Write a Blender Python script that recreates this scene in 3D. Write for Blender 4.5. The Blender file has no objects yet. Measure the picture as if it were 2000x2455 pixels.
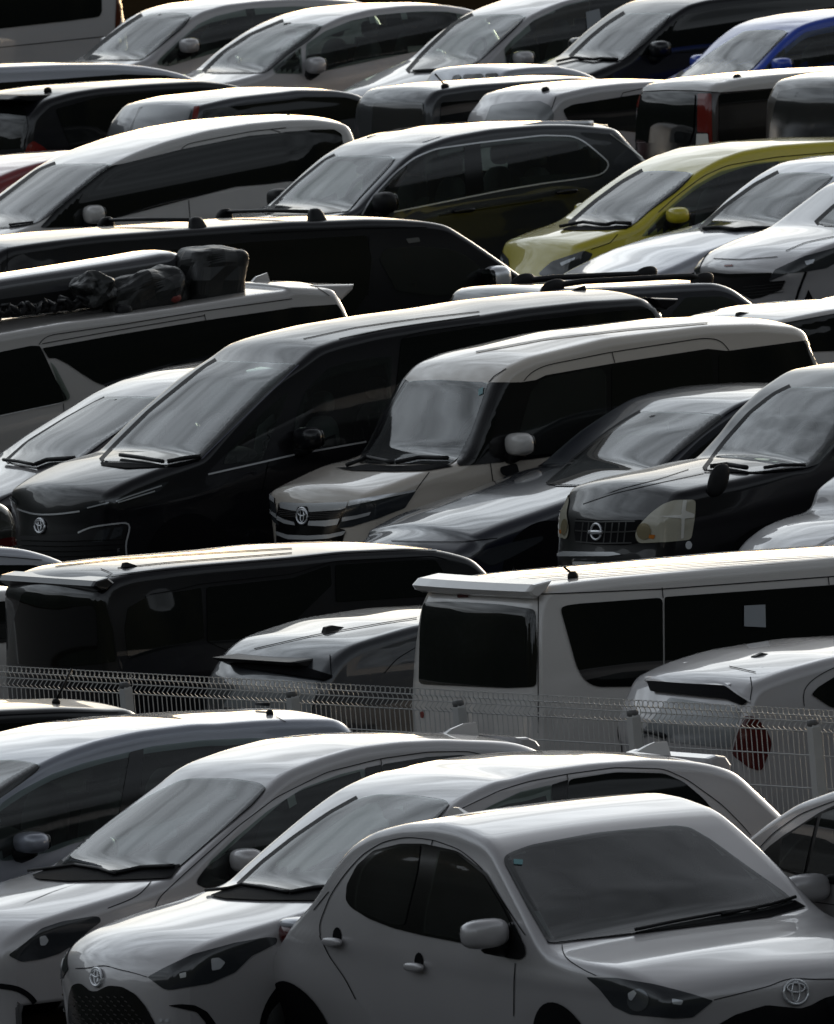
import bpy, math, random
import numpy as np
from mathutils import Vector, Matrix
from mathutils.bvhtree import BVHTree
from mathutils.geometry import delaunay_2d_cdt

random.seed(7)
scene = bpy.context.scene
COL = scene.collection

# ------------------------------------------------------------------ camera
F = 50700.0          # focal length in pixels of the 2000 x 2455 photograph
PITCH, ROLL, CAMH = 0.075, 0.085, 12.3
CX, CY = 1000.0, 1227.5
_fwd = np.array([0, math.cos(PITCH), -math.sin(PITCH)])
_up = np.array([0, math.sin(PITCH), math.cos(PITCH)])
_rt = np.array([1.0, 0, 0])
_xr = _rt * math.cos(ROLL) - _up * math.sin(ROLL)
_yr = _rt * math.sin(ROLL) + _up * math.cos(ROLL)
CAM = np.array([0, 0, CAMH])

def ray(px, py):
    d = _fwd + _xr * ((px - CX) / F) + _yr * (-(py - CY) / F)
    return d / np.linalg.norm(d)

def on_plane_z(px, py, z):
    d = ray(px, py)
    return CAM + d * ((z - CAMH) / d[2])

# survey sheets: each is a window of the photograph (offset, scale) in which points were measured
_s = 700 / 1736
ZM = {'A1': (0, 0, _s), 'A2': (650, 0, _s), 'A3': (1300, 0, _s), 'A4': (0, 250, _s), 'A5': (600, 270, _s),
      'A6': (1300, 320, _s), 'A7': (0, 560, _s), 'A8': (600, 500, _s), 'B1': (0, 880, _s), 'B2': (450, 680, _s),
      'B3': (620, 1000, _s), 'B4': (1100, 680, 900 / 1736), 'B5': (1300, 860, _s), 'B6': (0, 1280, _s),
      'B7': (900, 1320, 1100 / 1736), 'B8': (0, 1680, _s), 'C1': (100, 2000, _s), 'C2': (500, 1750, _s),
      'C3': (620, 1920, _s), 'C4': (1200, 1800, 800 / 1736), 'D1': (1400, 1600, 600 / 1736), 'S': (0, 0, 1.0),
      'Z4': (1000, 300, .576), 'Z7': (0, 1280, .576), 'Z8': (1000, 1280, .576), 'Z9': (0, 1700, .576)}

def parse(s):
    """-> list of (seg, centre, metric, x, y); x,y in photo pixels, or metres when metric"""
    out = []; seg = 'r'; cen = False; zc = 'S'; inv = False
    for t in s.split():
        if ',' in t:
            a, b = t.split(','); a = float(a); b = float(b)
            if zc == 'M': out.append((seg, True, True, a, b))
            else:
                ox, oy, k = ZM[zc]
                x, y = ox + a * k, oy + b * k
                if inv: x, y = (x - 418) / 1.034, (y - 5) / 1.02
                out.append((seg, cen, False, x, y))
        elif t == 'M': zc = 'M'
        elif t[0] == '~': zc = t[1:]; inv = True
        elif t in ZM: zc = t; inv = False
        else:
            seg = t[0]; cen = len(t) > 1 and t[1] == '0'
    return out

def P(s):
    return [(p[3], p[4]) for p in parse(s)]

# ------------------------------------------------------------------ materials
MATS = {}
def principled(name, col, rough=.5, metal=0., spec=.5, coat=0., ior=1.5, noise=0., nscale=8., bump=0., emis=None, coatr=.03):
    if name in MATS: return MATS[name]
    m = bpy.data.materials.new(name); m.use_nodes = True
    nt = m.node_tree; b = nt.nodes['Principled BSDF']
    b.inputs['Base Color'].default_value = (*col, 1)
    b.inputs['Roughness'].default_value = rough
    b.inputs['Metallic'].default_value = metal
    b.inputs['IOR'].default_value = ior
    b.inputs['Specular IOR Level'].default_value = spec
    b.inputs['Coat Weight'].default_value = coat
    b.inputs['Coat Roughness'].default_value = coatr
    if emis:
        b.inputs['Emission Color'].default_value = (*emis[:3], 1); b.inputs['Emission Strength'].default_value = emis[3]
    if noise or bump:
        tc = nt.nodes.new('ShaderNodeTexCoord'); n = nt.nodes.new('ShaderNodeTexNoise')
        n.inputs['Scale'].default_value = nscale; n.inputs['Detail'].default_value = 6
        nt.links.new(tc.outputs['Object'], n.inputs['Vector'])
        if noise:
            r = nt.nodes.new('ShaderNodeMapRange')
            r.inputs['To Min'].default_value = rough * (1 - noise); r.inputs['To Max'].default_value = rough * (1 + noise)
            nt.links.new(n.outputs['Fac'], r.inputs['Value']); nt.links.new(r.outputs['Result'], b.inputs['Roughness'])
            mx = nt.nodes.new('ShaderNodeMix'); mx.data_type = 'RGBA'
            mx.inputs['A'].default_value = (*[c * (1 - noise * .25) for c in col], 1)
            mx.inputs['B'].default_value = (*[min(1, c * (1 + noise * .25)) for c in col], 1)
            nt.links.new(n.outputs['Fac'], mx.inputs['Factor']); nt.links.new(mx.outputs['Result'], b.inputs['Base Color'])
        if bump:
            bp = nt.nodes.new('ShaderNodeBump'); bp.inputs['Strength'].default_value = bump
            bp.inputs['Distance'].default_value = .02
            nt.links.new(n.outputs['Fac'], bp.inputs['Height']); nt.links.new(bp.outputs['Normal'], b.inputs['Normal'])
    MATS[name] = m
    return m

def paint(name, col, metal=.0, rough=.38):
    dk = max(col) < .015
    return principled('paint_' + name, col, rough=rough, metal=metal, coat=.55 if dk else 1., spec=.2 if dk else .5, noise=.18, nscale=3.)

WHITE = lambda: paint('white', (.45, .435, .44), metal=.25)
PEARL = lambda: paint('pearl', (.56, .54, .52))
BEIGE = lambda: paint('beige', (.60, .54, .47))
SILVER = lambda: paint('silver', (.40, .41, .45), metal=.45, rough=.36)
GREYSIL = lambda: paint('grey_silver', (.27, .285, .33), metal=.45, rough=.36)
BLACK = lambda: paint('black', (.006, .006, .008), rough=.3)
NAVY = lambda: paint('navy', (.006, .008, .018), rough=.3)
DGREY = lambda: paint('dark_grey', (.022, .025, .03), metal=.3)
GLASS = lambda: principled('window_glass', (.004, .005, .005), rough=.03, ior=1.5, spec=.5)
def clear_glass(name, tint, ior, rough, dust):
    if name in MATS: return MATS[name]
    m = bpy.data.materials.new(name); m.use_nodes = True; nt = m.node_tree; nt.nodes.clear()
    o = nt.nodes.new('ShaderNodeOutputMaterial'); mx = nt.nodes.new('ShaderNodeMixShader'); fr = nt.nodes.new('ShaderNodeFresnel')
    tr = nt.nodes.new('ShaderNodeBsdfTransparent'); gl = nt.nodes.new('ShaderNodeBsdfGlossy')
    fr.inputs['IOR'].default_value = ior; tr.inputs['Color'].default_value = (*tint, 1); gl.inputs['Roughness'].default_value = rough
    nz = nt.nodes.new('ShaderNodeTexNoise'); nz.inputs['Scale'].default_value = 2.2; nz.inputs['Detail'].default_value = 5
    tc = nt.nodes.new('ShaderNodeTexCoord'); mr = nt.nodes.new('ShaderNodeMapRange')
    mr.inputs['To Min'].default_value = rough * .6; mr.inputs['To Max'].default_value = rough * 1.8   # film of dust, uneven
    nt.links.new(tc.outputs['Object'], nz.inputs['Vector']); nt.links.new(nz.outputs['Fac'], mr.inputs['Value']); nt.links.new(mr.outputs['Result'], gl.inputs['Roughness'])
    nt.links.new(fr.outputs['Fac'], mx.inputs['Fac']); nt.links.new(tr.outputs['BSDF'], mx.inputs[1]); nt.links.new(gl.outputs['BSDF'], mx.inputs[2])
    df = nt.nodes.new('ShaderNodeBsdfDiffuse'); df.inputs['Color'].default_value = (.62, .64, .64, 1)
    md = nt.nodes.new('ShaderNodeMixShader'); mf = nt.nodes.new('ShaderNodeMapRange')
    mf.inputs['To Min'].default_value = dust * .5; mf.inputs['To Max'].default_value = dust * 1.5
    nt.links.new(nz.outputs['Fac'], mf.inputs['Value']); nt.links.new(mf.outputs['Result'], md.inputs['Fac'])
    nt.links.new(mx.outputs['Shader'], md.inputs[1]); nt.links.new(df.outputs['BSDF'], md.inputs[2])
    nt.links.new(md.outputs['Shader'], o.inputs['Surface'])
    MATS[name] = m
    return m
SGLASS = lambda: clear_glass('clear_side_glass', (.50, .58, .54), 1.55, .02, .02)
WGLASS = lambda: clear_glass('windscreen_glass', (.74, .84, .82), 2.15, .03, .06)
OLD_WGLASS = lambda: principled('windscreen_glass', (.010, .014, .015), rough=.06, ior=1.72, spec=.5)
BLK = lambda: principled('black_plastic', (.006, .006, .007), rough=.5, spec=.3)
GLOSSB = lambda: principled('gloss_black_trim', (.006, .006, .007), rough=.12)
CHROME = lambda: principled('chrome', (.74, .75, .77), rough=.25, metal=.55)
GAP = lambda: principled('panel_gap', (.004, .004, .005), rough=.85, spec=.1)
LENS = lambda: principled('headlight_lens', (.03, .033, .037), rough=.1, ior=1.6)
LENSC = lambda: principled('clear_headlight_lens', (.42, .40, .32), rough=.12, ior=1.6)
REFL = lambda: principled('lamp_reflector', (.75, .77, .80), rough=.2, metal=.4)
RED = lambda: principled('red_lamp_lens', (.17, .012, .008), rough=.12, ior=1.55)
DRED = lambda: principled('dark_red_lamp_lens', (.07, .008, .008), rough=.12, ior=1.55)
TYRE = lambda: principled('tyre_rubber', (.012, .012, .012), rough=.8)
RIM = lambda: principled('alloy_rim', (.35, .36, .38), rough=.3, metal=.8)
PAPER = lambda: principled('paper', (.30, .32, .34), rough=.8)

# ------------------------------------------------------------------ object helpers
def mesh_obj(name, verts, faces, mat, parent=None, smooth=True, normals=None, loc=(0, 0, 0)):
    me = bpy.data.meshes.new(name)
    me.from_pydata([tuple(map(float, v)) for v in verts], [], faces)
    mats = mat if isinstance(mat, (list, tuple)) else [mat]
    for m in mats: me.materials.append(m)
    if smooth: me.polygons.foreach_set('use_smooth', [True] * len(me.polygons))
    me.update()
    if normals is not None: me.normals_split_custom_set_from_vertices([tuple(n) for n in normals])
    o = bpy.data.objects.new(name, me); COL.objects.link(o); o.location = loc
    if parent: o.parent = parent
    return o

def empty(name, loc, rz=0.):
    o = bpy.data.objects.new(name, None); COL.objects.link(o)
    o.location = loc; o.rotation_euler = (0, 0, rz); o.empty_display_size = .3
    return o

def tag(o, label=None, cat=None, group=None, kind=None):
    if label: o['label'] = label
    if cat: o['category'] = cat
    if group: o['group'] = group
    if kind: o['kind'] = kind
    return o

def tube(pts, r, n=6, closed=False):
    pts = [Vector(p) for p in pts]; V = []; Fc = []
    m = len(pts)
    for i, p in enumerate(pts):
        a = pts[(i - 1) % m] if (closed or i) else p
        b = pts[(i + 1) % m] if (closed or i < m - 1) else p
        t = (b - a).normalized()
        up = Vector((0, 0, 1)) if abs(t.z) < .9 else Vector((1, 0, 0))
        x = t.cross(up).normalized(); y = t.cross(x)
        rr = r[i] if isinstance(r, (list, tuple)) else r
        for k in range(n):
            an = 2 * math.pi * k / n
            V.append(p + x * (rr * math.cos(an)) + y * (rr * math.sin(an)))
    for i in range(m if closed else m - 1):
        j = (i + 1) % m
        for k in range(n):
            Fc.append((i * n + k, i * n + (k + 1) % n, j * n + (k + 1) % n, j * n + k))
    if not closed:
        Fc.append(tuple(range(n))[::-1]); Fc.append(tuple(range((m - 1) * n, m * n)))
    return V, Fc

def merge(parts):
    V = []; Fc = []
    for v, f in parts:
        o = len(V); V += list(v); Fc += [tuple(i + o for i in q) for q in f]
    return V, Fc

def superell(cx, cy, cz, a, b, c, e=2.6, nu=14, nv=10):
    V = []; Fc = []
    def s(w, ex): return math.copysign(abs(w) ** (2 / ex), w)
    for j in range(nv + 1):
        ph = -math.pi / 2 + math.pi * j / nv
        for i in range(nu):
            th = 2 * math.pi * i / nu
            V.append((cx + a * s(math.cos(ph), e) * s(math.cos(th), e), cy + b * s(math.cos(ph), e) * s(math.sin(th), e), cz + c * s(math.sin(ph), e)))
    for j in range(nv):
        for i in range(nu):
            Fc.append((j * nu + i, j * nu + (i + 1) % nu, (j + 1) * nu + (i + 1) % nu, (j + 1) * nu + i))
    return V, Fc

def gauss(a, sig):
    if sig <= 0: return a
    n = int(3 * sig) + 1
    k = np.exp(-.5 * (np.arange(-n, n + 1) / sig) ** 2); k /= k.sum()
    a = np.asarray(a, float)
    pad = np.concatenate([2 * a[0] - a[n:0:-1] if len(a) > n else np.repeat(a[:1], n, 0), a,
                          2 * a[-1] - a[-2:-n - 2:-1] if len(a) > n else np.repeat(a[-1:], n, 0)])
    return np.convolve(pad, k, 'valid')

# ------------------------------------------------------------------ the car
ATTR = {'n': (.16, .09), 'h': (.035, .08), 'w': (.03, .045), 'r': (.018, .07), 't': (.06, .06)}
CARS = {}

class Car:
    def __init__(s, kind, label, cat, theta, W, anchor, az, prof, belt, mat, H=None, tum=.22, pre=None, post=None,
                 taperL=.15, taperR=.12, attr=None, sig=.05, wheels=True, zb=.2, roofc=None, wl=.84, wr=.74, wz=0., flare=(.025, .025)):
        s.hn = []
        s.wl, s.wr, s.wz = wl, wr, wz
        s.th = math.radians(theta); s.W = W; s.tum = tum
        c, n = math.cos(s.th), math.sin(s.th)
        s.e = np.array([c, n, 0]); s.yv = np.array([-n, c, 0])
        s.at = dict(ATTR)
        if attr: s.at.update(attr)
        if roofc is not None: s.at['r'] = (roofc, s.at['r'][1])
        (ax, ay), = P(anchor)
        Wp = on_plane_z(ax, ay, az)
        # anchor lies on the near side, slightly inside full width
        s.b0 = az - .45; s.b1 = 0.; s.umin, s.umax = -50, 50; s.tL = s.tR = 0
        s.O = Wp.copy(); s.O[2] = 0
        ya = -(W - tum * .5 - .03)
        s.O = s.O - s.yv * ya        # local y of the anchor = ya
        # belt line from two measured points
        bp = P(belt); q = [s.unproj(p, -W + .01) for p in bp]
        s.b1 = (q[1][1] - q[0][1]) / (q[1][0] - q[0][0]); s.b0 = q[0][1] - s.b1 * q[0][0]
        s.b1 = max(-.05, min(.08, s.b1)); um = (q[0][0] + q[1][0]) / 2; s.b0 = (q[0][1] + q[1][1]) / 2 - s.b1 * um
        pts = []
        for seg, cen, met, x, y in parse(prof):
            cr, r = s.at[seg]
            if met: pts.append((x, y, seg, True)); continue
            if cen: u, z = s.unproj((x, y), 0.)
            else:
                z = s.b0 + .2
                for _ in range(5):
                    yy = -(s.side(0, z) - .29 * r - (.06 if seg in 'nh' else 0))
                    u, z = s.unproj((x, y), yy)
            pts.append((u, z, seg, cen))
        if pre: u0 = pts[0][0]; pts = [(u0 + float(a.split(',')[0]), float(a.split(',')[1]), g, True) for g, a in _segs(pre)] + pts
        if post: u0 = pts[-1][0]; pts = pts + [(u0 + float(a.split(',')[0]), float(a.split(',')[1]), g, True) for g, a in _segs(post)]
        U = np.array([p[0] for p in pts]); Zz = np.array([p[1] for p in pts])
        # outward normals of the polyline (left->right over the top: outward = rotate tangent +90)
        tu = np.gradient(U); tz = np.gradient(Zz); L = np.hypot(tu, tz) + 1e-9
        no = np.stack([-tz / L, tu / L], 1)
        for i, p in enumerate(pts):
            if not p[3]:
                cr, r = s.at[p[2]]
                k = cr + .29 * r
                U[i] += no[i, 0] * k; Zz[i] += no[i, 1] * k
        CRr = np.array([s.at[p[2]][0] for p in pts]); RR = np.array([s.at[p[2]][1] for p in pts])
        d = np.concatenate([[0], np.cumsum(np.hypot(np.diff(U), np.diff(Zz)))])
        n1 = int(d[-1] / .015); t = np.linspace(0, d[-1], n1)
        sg = sig / .015
        u = gauss(np.interp(t, d, U), sg); z = gauss(np.interp(t, d, Zz), sg)
        cr = gauss(np.interp(t, d, CRr), 20); rr = gauss(np.interp(t, d, RR), 12)
        m = max(60, int(d[-1] / .033)); idx = np.linspace(0, n1 - 1, m)
        f = lambda a: np.interp(idx, np.arange(n1), a)
        tu = np.gradient(u); tz = np.gradient(z); tu = gauss(tu, 9); tz = gauss(tz, 9); L = np.hypot(tu, tz) + 1e-9
        ni = np.stack([f(tz / L), f(-tu / L)], 1)
        u, z, cr, rr = f(u), f(z), f(cr), f(rr)
        s.umin, s.umax = u.min(), u.max(); s.tL, s.tR = taperL, taperR
        s.hn = [(s.umin + s.wl, flare[0]), (s.umax - s.wr, flare[1])]
        s.mid = (s.umin + s.umax) / 2
        qu = u + ni[:, 0] * (cr + rr); qz = z + ni[:, 1] * (cr + rr)
        qu = (np.maximum.accumulate(qu) + np.minimum.accumulate(qu[::-1])[::-1]) / 2
        qu = gauss(qu, 2.5); qz = np.maximum(qz, zb + .01)
        NT, NF, NK = 15, 5, 18
        ribs = []
        for i in range(len(u)):
            Y0 = s.side(qu[i], qz[i]); r = rr[i]; c0 = cr[i]
            a0 = math.atan2(2 * c0, Y0 - r)
            y0 = Y0 - r * (1 - math.sin(a0))
            rib = []
            for k in range(NT + 1):
                y = y0 * k / NT; dd = c0 * (y / y0) ** 2
                rib.append((u[i] + ni[i, 0] * dd, y, z[i] + ni[i, 1] * dd))
            for k in range(1, NF + 1):
                a = a0 + (math.pi / 2 - a0) * k / NF
                dd = c0 + r * (math.cos(a0) - math.cos(a)); y = Y0 - r + r * math.sin(a)
                w = k / NF
                # ease from exact normal offset to the ordered column position
                pu = (u[i] + ni[i, 0] * dd) * (1 - w) + qu[i] * w
                pz = z[i] + ni[i, 1] * dd
                rib.append((pu, y, pz))
            ru, _, rz = rib[-1]
            for k in range(1, NK + 1):
                w = k / NK; zz = rz + (zb - rz) * w
                rib.append((ru, s.side(ru, zz), zz))
            ribs.append(rib)
        n = len(ribs[0]); tot = 2 * n - 1
        V = []
        for rib in ribs:
            V += [(p[0], -p[1], p[2]) for p in rib[::-1]] + [(p[0], p[1], p[2]) for p in rib[1:]]
        Fc = []
        for i in range(len(ribs) - 1):
            for k in range(tot):
                k2 = (k + 1) % tot
                Fc.append((i * tot + k, (i + 1) * tot + k, (i + 1) * tot + k2, i * tot + k2))
        Fc.append(tuple(range(tot))[::-1]); Fc.append(tuple((len(ribs) - 1) * tot + k for k in range(tot)))
        V = [(v[0] - s.mid, v[1], v[2]) for v in V]
        s.root = empty(kind, tuple(s.O + s.e * s.mid), s.th)
        tag(s.root, label, cat, 'cars parked in rows')
        s.mat = mat; s.body = mesh_obj('body', V, Fc, mat, s.root)
        me = s.body.data
        s.vn = [Vector(v.normal) for v in me.vertices]
        s.V = [Vector(v) for v in V]
        s.tri = []
        for q in Fc[:-2]:
            s.tri += [(q[0], q[1], q[2]), (q[0], q[2], q[3])]
        s.bvh = BVHTree.FromPolygons(s.V, s.tri)
        Lm = s.umax - s.umin
        s.info = '%-10s L=%.2f H=%.2f W=%.2f d=%.1f belt=%.2f' % (kind, Lm, z.max(), 2 * W, Wp[1], s.b0 + s.b1 * s.mid)
        s.cent = s.O + s.e * s.mid; s.L = Lm; s.holes = []; s.front = None
        if wheels: s.wheels()

    def side(s, u, z):
        zb = s.b0 + s.b1 * u
        y = s.W
        t = z - (zb - .04)
        if t > 0: y -= s.tum * t * min(1, .5 + t) + .06 * t * t
        m = zb - .16 - z
        if m > 0: y -= .045 * m * m / .36
        y += .010 * math.exp(-((z - (zb - .13)) / .045) ** 2)
        for uc, am in s.hn: y += am * math.exp(-((u - uc) / .42) ** 2 - ((z - .56) / .28) ** 2)
        dl, dr = u - s.umin, s.umax - u
        if dl < .9: y -= s.tL * (1 - max(dl, 0) / .9) ** 2
        if dr < .9: y -= s.tR * (1 - max(dr, 0) / .9) ** 2
        return max(y, .3)

    def local(s, p):
        d = p - s.O
        return np.array([d @ s.e, d @ s.yv, d[2]])

    def unproj(s, px, y):
        d = ray(*px); o = CAM - s.O
        oy, dy = o @ s.yv, d @ s.yv
        t = (y - oy) / dy
        p = o + d * t
        return p @ s.e, p[2]

    def cast(s, px):
        d = ray(*px); o = s.local(CAM)
        dl = Vector((d @ s.e, d @ s.yv, d[2]))
        o = Vector((o[0] - s.mid, o[1], o[2]))
        o2 = o + dl * 80
        hit, nrm, fi, dist = s.bvh.ray_cast(o2, dl)
        if hit is None: return None
        a, b, c = s.tri[fi]
        A, B, C = s.V[a], s.V[b], s.V[c]
        v0, v1, v2 = B - A, C - A, hit - A
        d00, d01, d11, d20, d21 = v0.dot(v0), v0.dot(v1), v1.dot(v1), v2.dot(v0), v2.dot(v1)
        den = d00 * d11 - d01 * d01
        if abs(den) < 1e-14: w1 = w2 = 0
        else: w1 = (d11 * d20 - d01 * d21) / den; w2 = (d00 * d21 - d01 * d20) / den
        n = s.vn[a] * (1 - w1 - w2) + s.vn[b] * w1 + s.vn[c] * w2
        n.normalize()
        if n.dot(dl) > 0: n = -n
        return hit, n

    def patch2(s, poly, off, g):
        poly = [np.array(p, float) for p in poly]
        B = []
        for a, b in zip(poly, poly[1:] + poly[:1]):
            k = max(1, int(np.linalg.norm(b - a) / g))
            for j in range(k): B.append(a + (b - a) * j / k)
        n = len(B)
        pts = [Vector((p[0], p[1])) for p in B]
        xs = [p[0] for p in B]; ys = [p[1] for p in B]
        y = min(ys) + g * .5; row = 0
        while y < max(ys):
            x = min(xs) + g * (.5 if row % 2 else .1)
            while x < max(xs):
                if _inside(x, y, B): pts.append(Vector((x, y)))
                x += g
            y += g * .9; row += 1
        r = delaunay_2d_cdt(pts, [(i, (i + 1) % n) for i in range(n)], [], 1, 1e-4)
        v2, f2 = r[0], r[2]
        cen = np.mean(B, 0)
        V = []; N = []; ok = []
        for v in v2:
            p = np.array((v.x, v.y)); h = None
            for k in range(16):
                h = s.cast(p + (cen - p) * (k * .04))
                if h: break
            if h: V.append(h[0] + h[1] * off); N.append(h[1]); ok.append(True)
            else: V.append(Vector((0, 0, 0))); N.append(Vector((0, 0, 1))); ok.append(False)
        f2 = [q for q in f2 if all(ok[i] for i in q)]
        # orient outward
        out = []
        for q in f2:
            a, b, c = V[q[0]], V[q[1]], V[q[2]]
            nn = (b - a).cross(c - a)
            out.append(tuple(q) if nn.dot(N[q[0]]) > 0 else tuple(q)[::-1])
        return V, N, out

    def patch(s, name, poly, mat, off=.008, rad=6., g=7., mirror=False, parent=None, label=None):
        if isinstance(poly, str): poly = P(poly)
        if name == 'windscreen':
            s.far_pillar(poly); s.screen(poly)
            cx_ = sum(p[0] for p in poly) / len(poly); cy_ = sum(p[1] for p in poly) / len(poly)
            rp = _round(poly, 10); ring = []
            for p in rp:
                dx, dy = cx_ - p[0], cy_ - p[1]; L_ = math.hypot(dx, dy); ring.append((p[0] + dx / L_ * 4, p[1] + dy / L_ * 4))
            ring.append(ring[0])
            s.strips('windscreen_frit', ['S ' + ' '.join('%.1f,%.1f' % q for q in ring)], 9, principled('frit_black', (.03, .03, .032), rough=.25), off=.0055)
        if rad: poly = _round(poly, rad)
        if mat.name in ('windscreen_glass', 'clear_side_glass'): s.holes.append((poly, mirror))
        V, N, Fc = s.patch2(poly, off, g)
        if not Fc: print('EMPTY PATCH', name, s.root['label']); return None
        o = mesh_obj(name, V, Fc, mat, parent or s.root, normals=N)
        if label: o['label'] = label
        if mirror:
            V2 = [Vector((v.x, -v.y, v.z)) for v in V]; N2 = [Vector((v.x, -v.y, v.z)) for v in N]
            mesh_obj(name, V2, [q[::-1] for q in Fc], mat, parent or s.root, normals=N2)
        return o

    def far_pillar(s, poly):
        """black far windscreen pillar: a band just outside the left edge of the glass (points run up that edge first)"""
        if s.th < 0: return
        run = [poly[0]]
        for p in poly[1:]:
            if p[1] < run[-1][1] - 4 and (p[0] - run[-1][0]) < 3.2 * (run[-1][1] - p[1]): run.append(p)
            else: break
        if len(run) < 2: return
        ln = 'S ' + ' '.join('%.1f,%.1f' % (p[0] - 5, p[1] - 2) for p in run)
        s.strips('windscreen_pillar', [ln], 11, principled('pillar_black', (.005, .005, .006), rough=.6, spec=.15), off=.006)

    def screen(s, poly):
        n = len(poly); top = min(range(n), key=lambda i: poly[i][1]); bl = max(range(n), key=lambda i: poly[i][1])
        cx = sum(p[0] for p in poly) / n; cy = sum(p[1] for p in poly) / n
        b = s.cast((cx * .5 + poly[bl][0] * .5, cy * .25 + poly[bl][1] * .75)); t = s.cast((cx * .3 + poly[top][0] * .7, cy * .25 + poly[top][1] * .75))
        if b and t: s.front = (b[0], t[0])

    def finish(s):
        """open the body behind clear glass, line the cabin and furnish it"""
        if not s.holes or not s.front: return
        me = s.body.data; ey = CAM - s.O
        eu, eyy, ez = ey @ s.e - s.mid, ey @ s.yv, ey[2]
        def px(p):
            w = s.O + s.e * (p[0] + s.mid) + s.yv * p[1]; w = np.array([w[0], w[1], p[2]]); d = w - CAM
            f = d @ _fwd
            return CX + F * (d @ _xr) / f, CY - F * (d @ _yr) / f
        keep = []; H = [(q, m, min(p[0] for p in q), max(p[0] for p in q), min(p[1] for p in q), max(p[1] for p in q)) for q, m in s.holes]
        for f in me.polygons:
            c = f.center; n = f.normal; cut = False
            if c.z > .6 and len(f.vertices) == 4:
                for q, m, x0, x1, y0, y1 in H:
                    for sg in ((1, -1) if m else (1,)):
                        cc = (c.x, c.y * sg, c.z); nn = (n.x, n.y * sg, n.z)
                        if nn[0] * (eu - cc[0]) + nn[1] * (eyy - cc[1]) + nn[2] * (ez - cc[2]) <= 0: continue
                        if m and cc[1] > 0: continue
                        x, y = px(cc)
                        if x0 < x < x1 and y0 < y < y1 and _inside(x, y, q):
                            k = all(_inside(*px((me.vertices[v].co.x, me.vertices[v].co.y * sg, me.vertices[v].co.z)), q) for v in f.vertices)
                            if k: cut = True; break
                    if cut: break
            if not cut: keep.append(tuple(f.vertices))
        V = [v.co.copy() for v in me.vertices]
        lin = principled('cabin_lining', (.07, .07, .072), rough=.8)
        mesh_obj('cabin_lining', [v - n * .03 for v, n in zip(V, s.vn)], [q[::-1] for q in keep], lin, s.root)
        new = bpy.data.meshes.new('body'); new.from_pydata([tuple(v) for v in V], [], keep); new.materials.append(s.mat)
        new.polygons.foreach_set('use_smooth', [True] * len(new.polygons)); new.update()
        new.normals_split_custom_set_from_vertices([tuple(n) for n in s.vn])
        s.body.data = new
        # furniture: the windscreen's foot b and head t give the front
        b, t = s.front; dr = 1 if t.x > b.x else -1; yd = .36 * (1 if dr > 0 else -1)
        dark = principled('dashboard', (.05, .05, .053), rough=.7); seat = principled('seat_cloth', (.13, .13, .135), rough=.9)
        W = s.W
        mesh_obj('dashboard', *superell(b.x + dr * .38, 0, b.z - .10, .36, W * .78, .10, 3), dark, s.root)
        cx_, cz_ = b.x + dr * .72, b.z + .02
        ring = [(cx_ + .09 * math.cos(a), yd + .185 * math.sin(a), cz_ + .16 * math.cos(a)) for a in np.linspace(0, 2 * math.pi, 25)[:-1]]
        sw = mesh_obj('steering_wheel', *tube(ring, .016, 6, True), dark, s.root)
        mesh_obj('wheel_hub', *superell(cx_ + .03 * dr, yd, cz_, .05, .16, .05, 2.4), dark, sw)
        for dx in (1.25, 2.1):
            for y in (-.37, .37):
                V_, F_ = superell(0, 0, 0, .09, .235, .36, 3)
                sb = mesh_obj('seat', [(b.x + dr * (dx + .18 * z) + x, y + yy, b.z - .22 + z) for x, yy, z in V_], F_, seat, s.root)
                mesh_obj('headrest', *superell(b.x + dr * (dx + .08), y, b.z + .235, .055, .125, .085, 3), seat, sb)
        mesh_obj('rear_view_mirror', *superell(t.x + dr * -.02 + dr * .12, 0, t.z - .06, .02, .12, .035, 3), dark, s.root)
        mesh_obj('sensor_housing', *superell(t.x + dr * .10, 0, t.z + .01, .07, .06, .03, 3), dark, s.root)

    def strips(s, name, lines, w, mat, off=.005, mirror=False, parent=None):
        if not isinstance(lines, (list, tuple)): lines = [lines]
        if len(lines) > 1 and name != 'grille_mesh':
            o = None
            for ln in lines: o = s.strips(name, [ln], w, mat, off, mirror, parent)
            return o
        VV = []; NN = []; FF = []
        for ln in lines:
            p = [np.array(q) for q in P(ln)]
            q = []
            for a, b in zip(p, p[1:]):
                k = max(1, int(np.linalg.norm(b - a) / 10))
                q += [a + (b - a) * j / k for j in range(k)]
            q.append(p[-1]); q = np.array(q)
            if len(q) > 8: q = np.stack([gauss(q[:, 0], 1.2), gauss(q[:, 1], 1.2)], 1)
            t = np.gradient(q, axis=0); t /= np.linalg.norm(t, axis=1)[:, None] + 1e-9
            nn = np.stack([-t[:, 1], t[:, 0]], 1)
            prev = None
            for i in range(len(q)):
                row = []
                for sg in (-.5, .5):
                    h = s.cast(q[i] + nn[i] * w * sg)
                    row.append(h)
                if all(row):
                    k = len(VV); VV += [h[0] + h[1] * off for h in row]; NN += [h[1] for h in row]
                    if prev is not None:
                        f = (prev, prev + 1, k + 1, k)
                        nv = (VV[f[1]] - VV[f[0]]).cross(VV[f[2]] - VV[f[0]])
                        FF.append(f if nv.dot(NN[k]) > 0 else f[::-1])
                    prev = k
                elif name == 'windscreen_pillar' and prev is not None: break
                else: prev = None
        if not FF: print('EMPTY STRIP', name, s.root['label']); return None
        o = mesh_obj(name, VV, FF, mat, parent or s.root, normals=NN)
        if mirror:
            mesh_obj(name, [Vector((v.x, -v.y, v.z)) for v in VV], [f[::-1] for f in FF], mat, parent or s.root,
                     normals=[Vector((v.x, -v.y, v.z)) for v in NN])
        return o

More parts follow.
